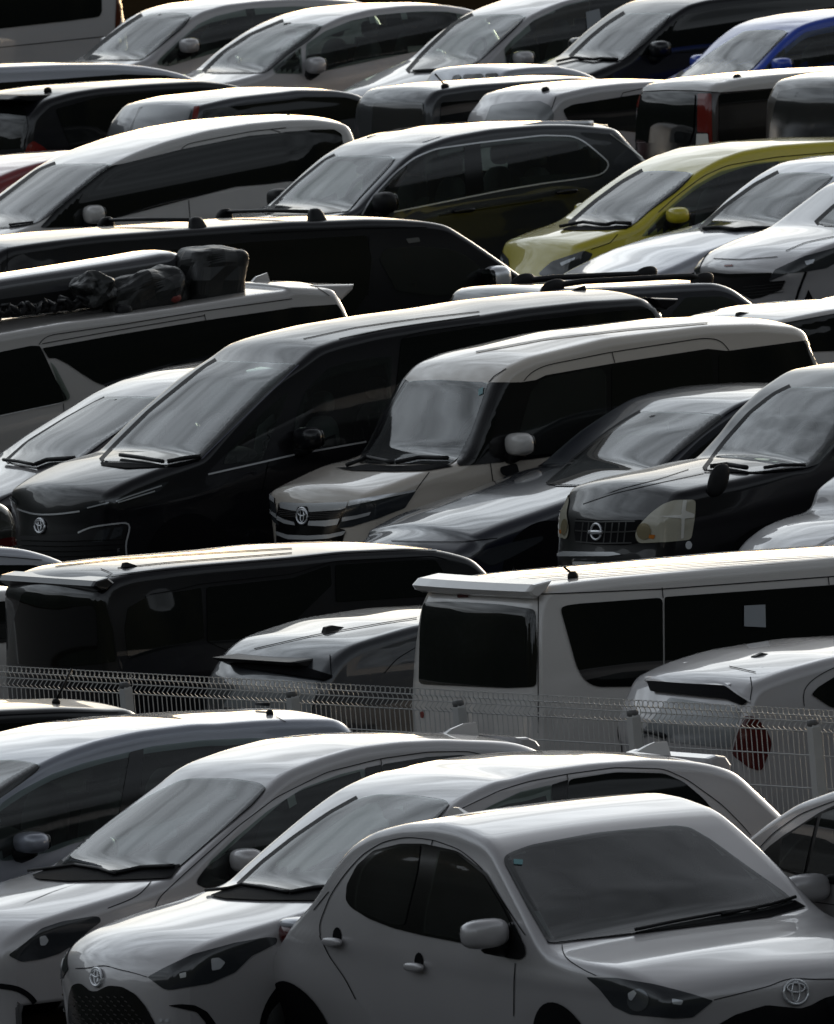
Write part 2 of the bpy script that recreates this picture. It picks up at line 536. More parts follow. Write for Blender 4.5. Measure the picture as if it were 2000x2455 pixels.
    def rod(s, name, line, r, mat, off=.012, parent=None, n=6, y=None):
        """a round rod lying on the body surface along a measured line"""
        p = [np.array(q) for q in P(line)]; pts = []
        for a, b in zip(p, p[1:]):
            k = max(1, int(np.linalg.norm(b - a) / 14))
            for j in range(k): pts.append(a + (b - a) * j / k)
        pts.append(p[-1]); q = []
        for a in pts:
            if y is None:
                h = s.cast(a)
                if h: q.append(h[0] + h[1] * off)
            else:
                u, z = s.unproj(a, y); q.append(Vector((u - s.mid, y, z)))
        if len(q) < 2: print('EMPTY ROD', name, s.root['label']); return None
        return mesh_obj(name, *tube(q, r, n), mat, parent or s.root)

    def mirror(s, at, mat, a=.075, b=.12, c=.075, black=None, stalk=True, flip=1, out=.13):
        (px,) = P(at)
        z = s.b0 + .05; u = 0
        for _ in range(4):
            yy = -(s.side(u, z) + out); u, z = s.unproj(px, yy)
        for sg in (1, -1):
            root = mesh_obj('door_mirror', *superell(u - s.mid, sg * yy, z, a, b, c, 3.0), mat, s.root)
            v, f = superell(u - s.mid + flip * a * .72, sg * yy, z, a * .35, b * .86, c * .82, 3.5)
            mesh_obj('mirror_glass', v, f, GLASS(), root)
            if stalk:
                yb = -(s.side(u, z - c) - .02)
                v, f = tube([(u - s.mid, sg * yy, z - c * .75), (u - s.mid - .01, sg * (yy + yb) / 2, z - c * 1.05), (u - s.mid - .02, sg * yb, z - c * 1.15)], [.05, .05, .06], 8)
                mesh_obj('mirror_base', v, f, BLK(), root)
        return root

    def at_roof(s, px, y=0.):
        u, z = s.unproj(px, y); return Vector((u - s.mid, y, z))

    def fin(s, poly, mat, y=0., th=.035):
        """shark fin antenna: outline on the roof centre plane, thick at the foot, thin at the top"""
        q = [s.unproj(p, y) for p in P(poly)]
        zmin = min(z for _, z in q); zmax = max(z for _, z in q) + 1e-6
        V = []; n = len(q)
        for sg in (-1, 1):
            for u, z in q:
                k = 1 - .75 * (z - zmin) / (zmax - zmin)
                V.append((u - s.mid, y + sg * th * k, z - (.02 if z < zmin + .02 else 0)))
        Fc = [tuple(range(n)), tuple(range(n, 2 * n))[::-1]] + [(i, i + n, (i + 1) % n + n, (i + 1) % n) for i in range(n)]
        return mesh_obj('fin_antenna', V, Fc, mat, s.root, smooth=False)

    def stub(s, px, mat, r=.035, h=.05, rod=None, y=None):
        """round antenna foot on the roof with an optional rod (pixel of its tip)"""
        h0 = s.cast(P(px)[0])
        if not h0: print('STUB MISS', s.root['label']); return
        p = h0[0]
        v, f = superell(p.x, p.y, p.z + h * .12, r * .85, r * .5, h * .42, 2.2, 10, 8)
        o = mesh_obj('antenna', v, f, mat, s.root)
        if rod:
            u, z = s.unproj(P(rod)[0], p.y)
            mesh_obj('antenna_rod', *tube([(p.x, p.y, p.z + h * .3), (u - s.mid, p.y, z)], .008, 6), mat, o)

    def slab(s, name, poly, y1, mat, taper=0., ysrc=None, round_=.018, y0=None, sag=0.):
        """solid piece across the car: outline measured on the near end, run to the far side, rounded ends"""
        ys = -y1 if ysrc is None else ysrc
        q = [s.unproj(p, ys) for p in P(poly)]
        q = [(u - s.mid, z) for u, z in q]; n = len(q)
        cu, cz = np.mean(q, 0)
        ya = -y1; yb = y1 if y0 is None else y0
        V = []; m = 0
        ST = [(0, .72), (.012, .92), (.04, 1.)]
        stations = [(ya + a, k) for a, k in ST] + [(ya + (yb - ya) * w, 1.) for w in (.15, .3, .5, .7, .85)] + [(yb - a, k) for a, k in ST[::-1]]
        for y, k in stations:
            w = (y - ya) / (yb - ya); bow = 4 * w * (1 - w)
            for u, z in q:
                V.append((cu + (u - cu) * k + taper * bow, y, cz + (z - cz) * k + sag * bow))
            m += 1
        Fc = []
        for i in range(m - 1):
            for k in range(n):
                Fc.append((i * n + k, i * n + (k + 1) % n, (i + 1) * n + (k + 1) % n, (i + 1) * n + k))
        Fc.append(tuple(range(n))[::-1]); Fc.append(tuple(range((m - 1) * n, m * n)))
        return mesh_obj(name, V, Fc, mat, s.root, smooth=False)

    def emblem(s, c, rx, ry, kind='oval'):
        (cx, cy), = P(c)
        parts = []
        def ell(x, y, a, b, r=.006):
            q = []
            for k in range(28):
                an = 2 * math.pi * k / 28
                h = s.cast((x + a * math.cos(an), y + b * math.sin(an)))
                if h: q.append(h[0] + h[1] * .012)
            if len(q) > 20: parts.append(tube(q, r, 6, True))
        ell(cx, cy, rx, ry, .009)
        if kind == 'oval':
            ell(cx, cy - ry * .38, rx * .72, ry * .38); ell(cx, cy - ry * .05, rx * .32, ry * .86)
        else:
            q = [s.cast((cx + rx * w, cy + ry * .05)) for w in (-1.2, -.6, 0, .6, 1.2)]
            if all(q): parts.append(tube([h[0] + h[1] * .016 for h in q], .016, 6))
        if parts: mesh_obj('emblem', *merge(parts), CHROME(), s.root)

    def wheels(s):
        global WH
        r = .31 + s.wz
        for du in (s.umin + s.wl, s.umax - s.wr):
            for sg in (-1, 1):
                y = sg * (s.W - .13)
                w = bpy.data.objects.new('wheel', WH[0]); COL.objects.link(w); w.parent = s.root
                w.location = (du - s.mid, y, r); w.rotation_euler = (0, 0, 0 if sg < 0 else math.pi)
                t = bpy.data.objects.new('rim', WH[1]); COL.objects.link(t); t.parent = w
            # dark wheel arch on each flank
            for sg in (-1, 1):
                V = []; Fc = []; K = 20
                for k in range(K + 1):
                    a = math.pi * k / K
                    for rr in (.0, .09, .18, .27, .35):
                        u = du + rr * math.cos(a); z = max(.205, r + rr * math.sin(a)) if rr else r
                        V.append((u - s.mid, sg * (s.side(u, z) + .006), z))
                for k in range(K):
                    for j in range(4):
                        f = (k * 5 + j, k * 5 + j + 1, k * 5 + 6 + j, k * 5 + 5 + j)
                        Fc.append(f if sg < 0 else f[::-1])
                mesh_obj('wheel_arch', V, Fc, GAP(), s.root)

def _segs(s):
    g = 'n'; out = []
    for t in s.split():
        if ',' in t: out.append((g, t))
        else: g = t
    return out

def _inside(x, y, B):
    c = False; j = len(B) - 1
    for i in range(len(B)):
        xi, yi = B[i]; xj, yj = B[j]
        if (yi > y) != (yj > y) and x < (xj - xi) * (y - yi) / (yj - yi) + xi: c = not c
        j = i
    return c

def _round(poly, rad):
    out = []; n = len(poly)
    for i in range(n):
        p = np.array(poly[i]); a = np.array(poly[i - 1]); b = np.array(poly[(i + 1) % n])
        la, lb = np.linalg.norm(a - p), np.linalg.norm(b - p)
        ra, rb = min(rad, .45 * la), min(rad, .45 * lb)
        p0 = p + (a - p) * ra / (la + 1e-9); p2 = p + (b - p) * rb / (lb + 1e-9)
        for t in (0, .33, .67, 1): out.append(tuple((1 - t) ** 2 * p0 + 2 * t * (1 - t) * p + t * t * p2))
    return out

def make_wheel_meshes():
    V = []; Fc = []; n = 28
    prof = [(.20, -.10), (.27, -.115), (.305, -.09), (.31, 0), (.305, .09), (.27, .115), (.20, .10)]
    for k in range(n):
        a = 2 * math.pi * k / n
        for r, y in prof: V.append((r * math.cos(a), y, r * math.sin(a)))
    m = len(prof)
    for k in range(n):
        for j in range(m - 1): Fc.append((k * m + j, k * m + j + 1, ((k + 1) % n) * m + j + 1, ((k + 1) % n) * m + j))
    t = bpy.data.meshes.new('wheel'); t.from_pydata(V, [], Fc); t.materials.append(TYRE())
    parts = []
    V = []; Fc = []
    for k in range(n):
        a = 2 * math.pi * k / n
        for r, y in [(.205, -.105), (.195, -.085), (.19, .05), (.0, .05)]: V.append((r * math.cos(a), y, r * math.sin(a)))
    for k in range(n):
        for j in range(3): Fc.append((k * 4 + j, k * 4 + j + 1, ((k + 1) % n) * 4 + j + 1, ((k + 1) % n) * 4 + j))
    parts.append((V, Fc))
    for k in range(5):
        a = 2 * math.pi * k / 5
        parts.append(tube([(0, -.085, 0), (.1 * math.cos(a), -.095, .1 * math.sin(a)), (.195 * math.cos(a), -.09, .195 * math.sin(a))], [.035, .026, .022], 6))
    parts.append(superell(0, -.09, 0, .045, .02, .045, 2, 10, 6))
    V, Fc = merge(parts)
    q = bpy.data.meshes.new('rim'); q.from_pydata([tuple(v) for v in V], [], Fc); q.materials.append(RIM())
    for me in (t, q): me.polygons.foreach_set('use_smooth', [True] * len(me.polygons)); me.update()
    return t, q
WH = make_wheel_meshes()
# ------------------------------------------------------------------ the cars, row by row
NOSE = lambda zc: 'n -1.02,.2 -1.08,.5 -1.02,.74 h -.9,%.2f -.5,%.2f' % (zc - .16, zc - .06)
NOSEV = lambda zc: 'n -.72,.2 -.78,.5 -.74,.85 h -.62,%.2f -.3,%.2f' % (zc - .14, zc - .04)
HATCH = 't .22,1.18 .42,.95 .5,.55 .46,.2'
VANT = 't .06,1.4 .12,.9 .14,.5 .1,.2'
FRONTR = 'h .3,1.02 .8,.95 1.1,.86 n 1.25,.6 1.22,.2'
TAILL = lambda z: 't -.42,.2 -.46,.6 -.40,.95 -.18,%.2f' % z

def add(key, *a, **k):
    c = Car(*a, **k); CARS[key] = c; return c

# ---------- front row below the fence, facing left
c = add('F0', 'hatchback', 'black hatchback with a slanted rod antenna, left edge in front of the fence', 'car',
        29, .85, 'B6 0,1065', 1.47, 'w B6 -1000,1500 -800,1320 r -420,1125 0,1065 400,1048 690,1048 t 800,1070 870,1120 940,1230',
        'B6 -600,1330 300,1230', BLACK(), pre=NOSE(1.0), post='t .12,.9 .16,.5 .12,.2')
c.patch('side_window', 'B6 -650,1330 -450,1190 0,1130 400,1110 640,1115 700,1180 400,1250', GLASS(), mirror=True)
c.strips('door_seam', 'B6 -200,1098 0,1080 385,1062 700,1064', 1.6, GAP())
c.stub('B6 335,1008', BLK(), .035, .06, rod='B6 428,800')

c = add('F1', 'hatchback', 'silver hatchback with a large grey door mirror, second from left before the fence', 'car',
        29, .86, 'B8 1200,150', 1.46,
        'w B8 -330,850 0,562 150,460 300,372 r 420,312 600,252 850,196 1200,152 Z7 900,803 1100,785 1300,772 t 1420,792 1480,832 1540,930',
        'B8 0,960 450,850', GREYSIL(), pre=NOSE(1.0), post='t .1,.9 .15,.5 .12,.2')
c.patch('windscreen', 'B8 -480,900 -330,640 -150,430 0,356 130,362 250,388 150,465 0,575 -100,660 -330,860', WGLASS())
c.patch('side_window', 'B8 -60,760 0,615 100,545 300,440 500,370 900,272 1200,235 1500,222 1680,232 1760,275 1500,520 1000,720 430,850 300,900 0,960', SGLASS(), mirror=True, rad=14)
c.patch('door_pillar', 'B8 770,308 850,288 830,560 760,800 680,810', GLOSSB(), .013, rad=2, mirror=True)
c.mirror('B8 185,842', GREYSIL(), .085, .14, .065)
c.rod('antenna_rod', 'B8 1345,40 1450,44 1600,50', .012, BLK(), .03)
c.stub('B8 1605,82', BLK(), .03, .06)
c.strips('spoiler_seam', 'B8 1640,98 1700,130', 1.5, GAP())

# the two white hatchbacks of one model
F3prof = ('n0 C1 300,1420 302,1300 306,1100 320,940 335,850 h0 350,785 '
          'C1 400,700 520,612 h C1 1000,655 1300,560 1600,470 1852,387 '
          'w S 868,2148 960,2060 1043,1980 1102,1928 '
          'r C2 1570,385 1736,312 C4 60,165 220,118 500,80 800,60 1000,68 1130,82 1185,95 t 1222,135 1335,228 1480,348 1570,440')
F2prof = ('n0 ~C1 300,1420 302,1300 306,1100 320,940 335,850 h0 352,785 '
          '~C1 400,700 520,612 h ~C1 1000,655 1300,560 1600,470 1852,387 '
          'w B8 1080,1045 1300,830 1500,640 1640,512 '
          'r C2 390,322 500,250 700,178 900,120 1150,88 1400,76 1600,82 Z8 250,872 400,874 470,884 t 515,920 610,1030 690,1130')
c = add('F2', 'hatchback', 'white hatchback with a fin antenna and large white mirror, right beside the silver hatchback', 'car',
        28, .85, 'C2 1150,88', 1.44, F2prof, 'C2 -70,960 900,835', WHITE(), wl=1.05, wz=-.08, post='t .12,.9 .2,.5 .14,.2', attr={'n': (.2, .09)})
c.patch('windscreen', 'B8 350,1000 480,862 700,692 900,562 1080,475 1170,464 1400,472 1550,497 1590,518 1500,622 1300,792 1150,922 1040,1015 700,1050 420,1030', WGLASS(), rad=10)
c.patch('cowl', 'B8 190,1046 330,992 440,982 640,1018 760,1012 1080,978 1020,1062 720,1074 400,1080 230,1068', GAP(), .011)
c.rod('wiper', 'B8 175,1030 330,1012 450,995 600,1020 690,1050', .011, BLK(), .022)
c.rod('wiper', 'B8 690,1045 850,1010 1040,1000', .015, BLK(), .022)
c.patch('side_window', 'C2 -60,930 0,790 150,650 350,482 560,347 780,264 925,230 965,330 940,420 500,740 100,920', SGLASS(), mirror=True, rad=8)
c.patch('side_window', 'C2 1030,206 1300,162 1500,150 1600,166 1640,200 1400,300 1040,500 1000,420', GLASS(), mirror=True, rad=8)
c.patch('door_pillar', 'C2 928,228 1028,206 1000,430 940,430', GLOSSB(), rad=2, mirror=True)
c.patch('mirror_sail', 'B8 1168,1090 1172,1060 1225,990 1400,870 1450,1010 1380,1090 1230,1118', GLOSSB(), .006, rad=8, mirror=True)
c.strips('door_seam', ['C2 -330,1090 -300,1000 0,730 180,570 400,402 700,252 1020,172 1300,132 1550,128 1700,170', 'C2 1022,170 1028,206',
                       'B8 900,1078 840,1150 760,1190 640,1235'], 2.0, GAP())
c.mirror('B8 1465,948', WHITE(), .08, .125, .072)
c.fin('Z8 100,842 140,812 190,790 243,783 250,845', PEARL())
c.slab('spoiler', 'Z8 420,848 465,846 500,860 518,884 512,908 470,912 430,895', .52, WHITE(), ysrc=-.52)
c.patch('headlight', 'C1 -90,640 0,560 120,520 300,488 342,490 354,520 280,572 200,652 100,712 0,742 -120,760 -200,720', LENS(), .006, rad=8, mirror=True)
c.patch('lamp_reflector', 'C1 -15,610 20,600 40,630 20,660 -10,660', REFL(), .010, rad=4, mirror=True)
c.strips('fog_lamp_bracket', 'Z9 0,1152 70,1160 125,1192 165,1250 180,1330', 13, GLOSSB(), .008)
c.patch('bonnet_strake', 'C1 -120,420 0,358 230,284 60,345', WHITE(), .003, rad=2)

c = add('F3', 'hatchback', 'white hatchback whose black honeycomb grille shows, partly behind the nearest right-facing one', 'car',
        28, .85, 'S 1608,1838', 1.44, F3prof, 'C4 0,520 1000,400', WHITE(), wl=1.05, wz=-.08, post='t .12,.9 .2,.5 .14,.2', attr={'n': (.2, .09)})
c.patch('windscreen', 'C2 190,930 330,800 520,650 740,500 900,412 1005,387 1240,397 1400,422 1442,440 1360,532 1200,682 1030,850 880,960 500,985', WGLASS(), rad=10)
c.patch('cowl', 'C2 10,992 190,922 330,930 500,962 900,915 860,1005 620,1022 300,1020 100,1010', GAP(), .011)
c.rod('wiper', 'C2 -10,975 120,962 210,938 330,955 480,985', .011, BLK(), .022)
c.rod('wiper', 'C2 490,985 640,958 860,935', .015, BLK(), .022)
c.patch('side_window', 'C4 -560,700 -400,520 -200,370 -50,285 100,215 262,178 270,300 100,500 -300,720', SGLASS(), mirror=True)
c.patch('side_window', 'C4 352,150 600,112 850,118 950,162 1060,255 1108,318 1100,345 1055,388 900,450 330,470', GLASS(), mirror=True, rad=12)
c.patch('door_pillar', 'C4 264,178 350,151 330,470 262,470', GLOSSB(), rad=2, mirror=True)
c.strips('door_seam', ['C4 -400,420 -200,300 0,205 150,160 350,122 600,88 850,95 970,150 1150,280 1260,390 1300,440', 'C4 345,125 350,150'], 2.0, GAP())
c.patch('rear_window', 'C4 1235,120 1290,140 1500,290 1560,380 1480,345 1350,240', GLASS())
c.fin('C4 700,5 760,-28 800,-45 862,-50 872,8', PEARL())
c.slab('spoiler', 'C4 1080,40 1130,22 1180,30 1210,75 1205,118 1150,118 1090,90', .52, WHITE(), ysrc=-.52)
c.patch('headlight', 'C1 632,850 720,802 900,716 1150,646 1340,612 1400,616 1396,650 1250,722 1150,820 1000,886 760,926 728,920', LENS(), .006, rad=6, mirror=True)
c.patch('lamp_reflector', 'C1 1005,740 1050,732 1090,760 1060,800 1010,810', REFL(), .010, rad=4, mirror=True)
c.patch('lamp_reflector', 'C1 820,830 860,820 860,850 825,856', REFL(), .010, rad=2, mirror=True)
c.patch('grille', 'C1 150,1260 158,1100 166,960 186,895 236,885 268,912 290,932 330,936 360,920 400,900 480,906 560,950 620,1020 680,1130 720,1260', GLOSSB(), .006, rad=8)
mesh = []
for r_ in range(9):
    for q_ in range(12):
        x_ = 185 + q_ * 42 + (21 if r_ % 2 else 0); y_ = 965 + r_ * 26
        if x_ < 600 + (r_ - 4) * 22: mesh.append('C1 %d,%d %d,%d' % (x_, y_, x_ + 16, y_ + 8))
c.strips('grille_mesh', mesh, 2.2, principled('grille_mesh', (.05, .045, .045), rough=.3), .010)
c.emblem('C1 335,852', 13, 21)
c.strips('bonnet_seam', ['C1 204,800 310,796 345,782 372,775 400,782 432,800 540,822 630,850'], 1.8, GAP())
c.patch('fog_lamp_bracket', 'C1 752,1018 830,1008 910,1015 985,1055 1045,1140 1050,1260 990,1260 975,1120 920,1055 840,1038', GLOSSB(), .006, mirror=True)
c.patch('fog_lamp', 'C1 700,1098 722,1094 726,1114 704,1116', REFL(), .01, rad=2, mirror=True)
c.patch('fog_lamp', 'C1 738,1100 760,1096 762,1114 742,1116', REFL(), .01, rad=2, mirror=True)

c = add('F4', 'hatchback', 'nearest white hatchback facing right, its door handles, rear lamp and whole windscreen in view', 'car',
        -60, .93, 'C3 1060,150', 1.46,
        't C3 25,1650 28,1450 32,1280 52,1110 90,990 160,860 250,730 w 345,590 430,460 520,330 r 590,262 700,198 860,158 1060,150 1200,178 1350,245 '
        'w C4 -45,520 40,690 120,840 205,1000 h 320,1065 450,1110 620,1150 h0 1440,1085 1500,1140 n0 C4 1525,1185 1533,1255 1545,1400 1552,1600',
        'C3 600,690 1440,905', WHITE(), attr={'t': (.05, .07), 'n': (.2, .1)}, taperL=.05, taperR=.2, wl=.70, wr=1.05, wz=-.13, flare=(.075, .035))
c.patch('windscreen', 'C4 14,572 28,546 150,500 500,432 900,392 985,402 1100,470 1300,620 1480,748 1532,795 1400,832 1100,892 700,952 250,1005 150,832', WGLASS(), rad=10)
c.patch('cowl', 'C4 248,1006 235,980 700,930 1100,870 1400,815 1530,780 1590,815 1400,868 1000,920 600,970', GAP(), .007, rad=3)
c.rod('wiper', 'C4 700,948 900,905 1150,858 1330,835', .011, BLK(), .022)
c.rod('wiper', 'C4 1150,868 1400,815 1530,775', .011, BLK(), .022)
c.patch('window_surround', 'C3 524,590 530,500 590,385 690,295 850,255 985,255 1085,275 1190,300 1360,430 1480,640 1560,800 1590,880 1560,930 1450,915 1240,850 980,800 800,755 660,700 555,635', GLOSSB(), .008, rad=8, mirror=True)
c.patch('side_window', 'C3 580,620 590,520 625,400 710,310 850,268 975,264 955,420 878,738 800,735 670,682 590,645', SGLASS(), .013, mirror=True)
c.patch('side_window', 'C3 990,785 1004,650 1082,292 1180,312 1345,442 1470,650 1520,760 1450,862 1230,830', SGLASS(), .013, mirror=True)
c.patch('inspection_sticker', 'C4 66,572 116,576 112,602 68,598', principled('sticker_teal', (.10, .26, .28), rough=.4), .014, rad=2)
c.mirror('C3 1345,790', WHITE(), .09, .145, .085, flip=-1, out=.16)
c.patch('mirror_sail', 'C3 1460,930 1450,800 1480,690 1590,860 1595,915 1560,945', BLK(), .01, rad=6, mirror=True)
for hx, hy in ((462, 835), (948, 985)):
    pp = P('C3 %d,%d' % (hx, hy))[0]
    h_ = c.cast(pp)
    if h_:
        rec = c.patch('door_handle_recess', [(pp[0] + 26 * math.cos(a) * .42 + 3, pp[1] - 12 + 22 * math.sin(a)) for a in np.linspace(0, 6.1, 14)], GAP(), .003, rad=0)
        v_, f_ = superell(h_[0].x, h_[0].y - .03, h_[0].z, .105, .024, .026, 2.8)
        mesh_obj('door_handle', v_, f_, WHITE(), c.root)
c.strips('door_seam', ['C3 370,800 360,740 430,560 520,430 620,320 740,245 880,215 1040,232 1200,290 1330,400 1430,560 1560,760 1590,800',
                       'C3 1040,232 1030,262', 'C3 1530,965 1522,1060 1520,1280', 'C3 365,800 420,920 520,1060 580,1180', 'C3 330,650 420,540',
                       'C4 320,1010 322,1055 350,1090 450,1150 500,1170', 'C4 1110,1296 1250,1262 1400,1225 1480,1190 1540,1182 1600,1190 1736,1188 1900,1200'], 2.2, GAP(), .004)
c.patch('headlight', 'C4 448,1178 600,1182 800,1217 1000,1268 1108,1300 1000,1386 900,1390 680,1372 590,1330 520,1242', LENS(), .006, rad=6, mirror=True)
c.patch('lamp_projector', [(P('C4 720,1297')[0][0] + 26 * math.cos(a), P('C4 720,1297')[0][1] + 27 * math.sin(a)) for a in np.linspace(0, 6.0, 16)], principled('projector', (.16, .17, .18), rough=.15, metal=.6), .010, rad=0, mirror=True)
c.patch('lamp_reflector', 'C4 670,1260 700,1246 716,1262 690,1298 676,1290', REFL(), .014, rad=3, mirror=True)
c.patch('lamp_reflector', 'C4 890,1292 950,1300 940,1322 895,1318', principled('dim_reflector', (.55, .57, .60), rough=.2, metal=.4), .010, rad=3, mirror=True)
c.patch('grille', 'C4 1120,1430 1220,1372 1380,1322 1480,1332 1560,1340 1610,1325 1680,1286 1740,1270 1900,1300 2000,1600 1120,1600', GLOSSB(), .006, rad=8)
c.emblem('C4 1532,1257', 29, 28)
u_, z_ = c.unproj(P('C3 228,772')[0], -.86)
for sg in (-1, 1):
    o_ = mesh_obj('tail_lamp', *superell(u_ - c.mid, sg * .85, z_ - .02, .17, .10, .080, 2.3), DRED(), c.root)
    mesh_obj('lamp_housing', *superell(u_ - c.mid + .02, sg * .845, z_ + .045, .16, .095, .035, 2.6), SILVER(), o_)
c.fin('C3 1130,118 1140,55 1160,38 1190,40 1255,85 1262,100 1220,112', PEARL(), th=.03)

c = add('F5', 'sedan', 'white car with a small dark quarter window, right edge behind the nearest hatchback', 'car',
        -58, .88, 'C4 1736,225', 1.42,
        't C4 860,1300 850,950 880,760 r 960,680 1050,620 w 1150,570 1250,505 1400,385 1550,290 r 1736,222 1950,180 2250,170 w 2500,230 2750,420 2900,560',
        'C4 1450,640 1736,690', WHITE(), post='h .3,1.0 .7,.93 n .95,.7 1.0,.3 .95,.2', wheels=True)
c.patch('window_surround', 'C4 1345,560 1400,500 1480,440 1665,322 1740,285 1950,250 2150,270 2300,560 2300,790 1900,720 1736,695 1590,660 1450,618', BLK(), .008, mirror=True)
c.patch('side_window', 'C4 1455,605 1475,460 1655,340 1585,645', GLASS(), .013, mirror=True)
c.patch('side_window', 'C4 1600,648 1682,325 1740,300 1950,265 2100,290 2060,700 1900,700 1736,685', GLASS(), .013, mirror=True)
c.strips('door_seam', 'C4 1300,560 1420,430 1560,330 1736,262 1950,222', 2, GAP())
c.strips('door_seam', 'C4 1590,780 1736,800 1900,830', 2, GAP())
c.patch('windscreen', 'C4 2440,300 2600,250 3300,180 3700,420 3300,520 2900,545 2680,450', WGLASS())

# ---------- row behind the fence, tails to the viewer
c = add('H0', 'sedan', 'silver car roof at the left edge, just below the chrome-nosed black minivan', 'car',
        29, .85, 'B1 0,1088', 1.45, 'r B1 -1400,1240 -900,1150 -500,1105 0,1085 150,1096 w 290,1136 385,1172 540,1275',
        'B1 -500,1330 200,1270', SILVER(), pre=TAILL(1.2), post=FRONTR)
c.patch('side_window', 'B1 -800,1260 -500,1200 0,1178 200,1178 330,1215 200,1290 -500,1340', GLASS(), mirror=True)
c.strips('door_seam', 'B1 -500,1150 0,1126 250,1148', 1.6, GAP())
c = add('H9', 'hatchback', 'sliver of a white car roof and window behind the black minivan tail, left edge', 'car',
        29, .85, 'B6 0,352', 1.5, 'r B6 -900,460 -500,395 0,352 200,345 w 400,400 560,490', 'B6 -400,640 100,590', PEARL(), pre=TAILL(1.2), post=FRONTR)
c.patch('side_window', 'B6 -600,520 0,402 200,395 400,470 200,620 -500,720', GLASS(), mirror=True)

c = add('H1', 'minivan', 'black minivan seen from behind, a black tailgate spoiler and stub antenna, left behind the fence', 'minivan',
        27.5, .86, 'B6 1736,155', 1.76,
        't B6 706,1350 708,1100 702,900 690,700 668,500 650,360 r 665,268 800,236 1100,205 1736,153 B3 500,814 900,796 1100,808 w 1285,858 1370,950 1480,1080',
        'B6 700,800 1736,690', BLACK(), post='h .35,1.08 .8,1.0 n .98,.8 1.02,.4 1.0,.2', tum=.12, attr={'t': (.10, .07)})
c.patch('rear_window', 'B6 140,345 330,352 520,360 620,390 670,560 690,760 400,790 40,770 75,560', GLASS(), rad=12)
c.slab('spoiler', 'B6 650,258 690,290 640,338 600,342 556,312 575,280', .70, BLACK(), ysrc=-.70)
c.patch('side_window', 'B6 740,560 760,440 880,372 1195,322 1212,620 900,705 760,745', GLASS(), mirror=True)
c.patch('side_window', 'B6 1228,318 1736,264 B3 425,880 432,1000 B6 1500,760 1232,640', GLASS(), mirror=True)
c.patch('side_window', 'B3 455,880 900,852 1050,852 1112,948 1090,1060 460,1100', GLASS(), mirror=True)
c.strips('door_seam', ['B6 600,210 670,238 610,275', 'B6 890,360 1050,335 1180,300 1736,240 B3 440,858 1050,826 1120,850', 'B6 865,370 880,700'], 1.8, GAP())
c.strips('roof_rib', ['B6 330,195 700,152 1300,112 1736,88', 'B6 700,205 1000,172 1736,115'], 2.0, GAP(), .004)
c.fin('B6 722,222 732,172 752,168 800,186 822,206 818,216', BLK(), y=-.45, th=.05)
c.strips('roof_edge_trim', 'B6 660,250 900,222 1300,183 1736,146 B3 500,806 900,788 1060,796', 2.4, GLOSSB(), .006)

c = add('H2', 'hatchback', 'dark grey hatchback with black fin and spoiler between black minivan and long white van', 'car',
        29, .88, 'Z7 1736,392', 1.49, 't Z7 1400,1050 1395,900 1375,760 1385,640 r 1415,512 1480,468 1736,392 2000,350 2350,330 w 2550,390 2750,520',
        'Z7 1400,700 1736,640', DGREY(), pre=None, post=FRONTR, attr={'t': (.10, .06)})
c.patch('rear_window', 'Z7 905,755 1000,615 1080,602 1200,610 1330,640 1290,760', principled('rear_glass_reflection', (.20, .21, .215), rough=.15, ior=1.7))  # grey reflection of sky and cabin put into the glass colour
c.slab('spoiler', 'Z7 1440,492 1430,540 1395,592 1330,574 1225,548 1200,534 1380,505', .52, BLK(), ysrc=-.52)
c.patch('spoiler_underside_shade', 'Z7 915,526 1200,540 1330,576 1390,594 1350,612 1200,590 1080,572 1000,560', GAP(), .02, rad=4)  # dark patch painted where the spoiler shades the tail
c.fin('Z7 1342,440 1350,388 1380,380 1440,390 1470,408 1380,456', BLK(), y=-.15, th=.06)
c.strips('door_seam', ['Z7 1375,505 1380,600', 'Z7 1736,470 1650,520 1600,580'], 2, GAP())
c.strips('roof_rib', ['Z7 1060,480 1300,425 1600,372 1736,352'], 2, GAP())
c.rod('wiper', 'Z7 945,725 1050,728 1110,735', .012, BLK(), .03)

c = add('H3', 'van', 'long white van with a white tailgate spoiler and black tinted windows, tail toward the fence', 'van',
        28.5, .845, 'B7 1300,78', 1.91,
        't B7 618,1100 617,900 616,600 612,400 613,232 r 628,142 900,114 1300,78 1736,40 2250,5 2800,-18',
        'B7 700,520 1736,480', PEARL(), post='w .35,1.65 .9,1.15 h 1.05,1.05 n 1.2,.8 1.22,.2', tum=.10, attr={'t': (.05, .06)}, taperL=.05)
c.patch('rear_window', 'B7 185,196 300,194 480,205 607,224 614,400 610,515 500,520 168,505 172,300', GLASS(), rad=12)
c.slab('spoiler', 'B7 676,110 650,150 614,182 592,174 580,156 604,128', .76, PEARL(), ysrc=-.76, taper=-.03)
c.patch('brake_lamp', 'B7 312,160 358,158 356,178 314,180', DRED(), .008, rad=2)
c.patch('side_window', 'B7 698,218 720,208 760,202 1085,178 1088,514 835,516 790,492 760,440 732,340', GLASS(), rad=14, mirror=True)
c.patch('side_window', 'B7 1092,176 1736,130 2150,104 2150,500 1094,513', GLASS(), mirror=True)
c.strips('door_seam', ['B7 590,112 618,138 616,300 617,690', 'B7 1084,140 1088,180', 'B7 1712,98 1716,130'], 2.2, GAP())
c.strips('drip_rail', ['B7 622,166 1082,146 1300,130 1736,98 2100,70'], 2.4, GAP())
c.strips('roof_rib', ['B7 420,98 800,72 1300,42 1736,18', 'B7 520,108 900,80 1400,45 1736,24', 'B7 640,112 1000,85 1736,32'], 1.6, principled('rib_shade', (.35, .34, .33), rough=.5), .005)
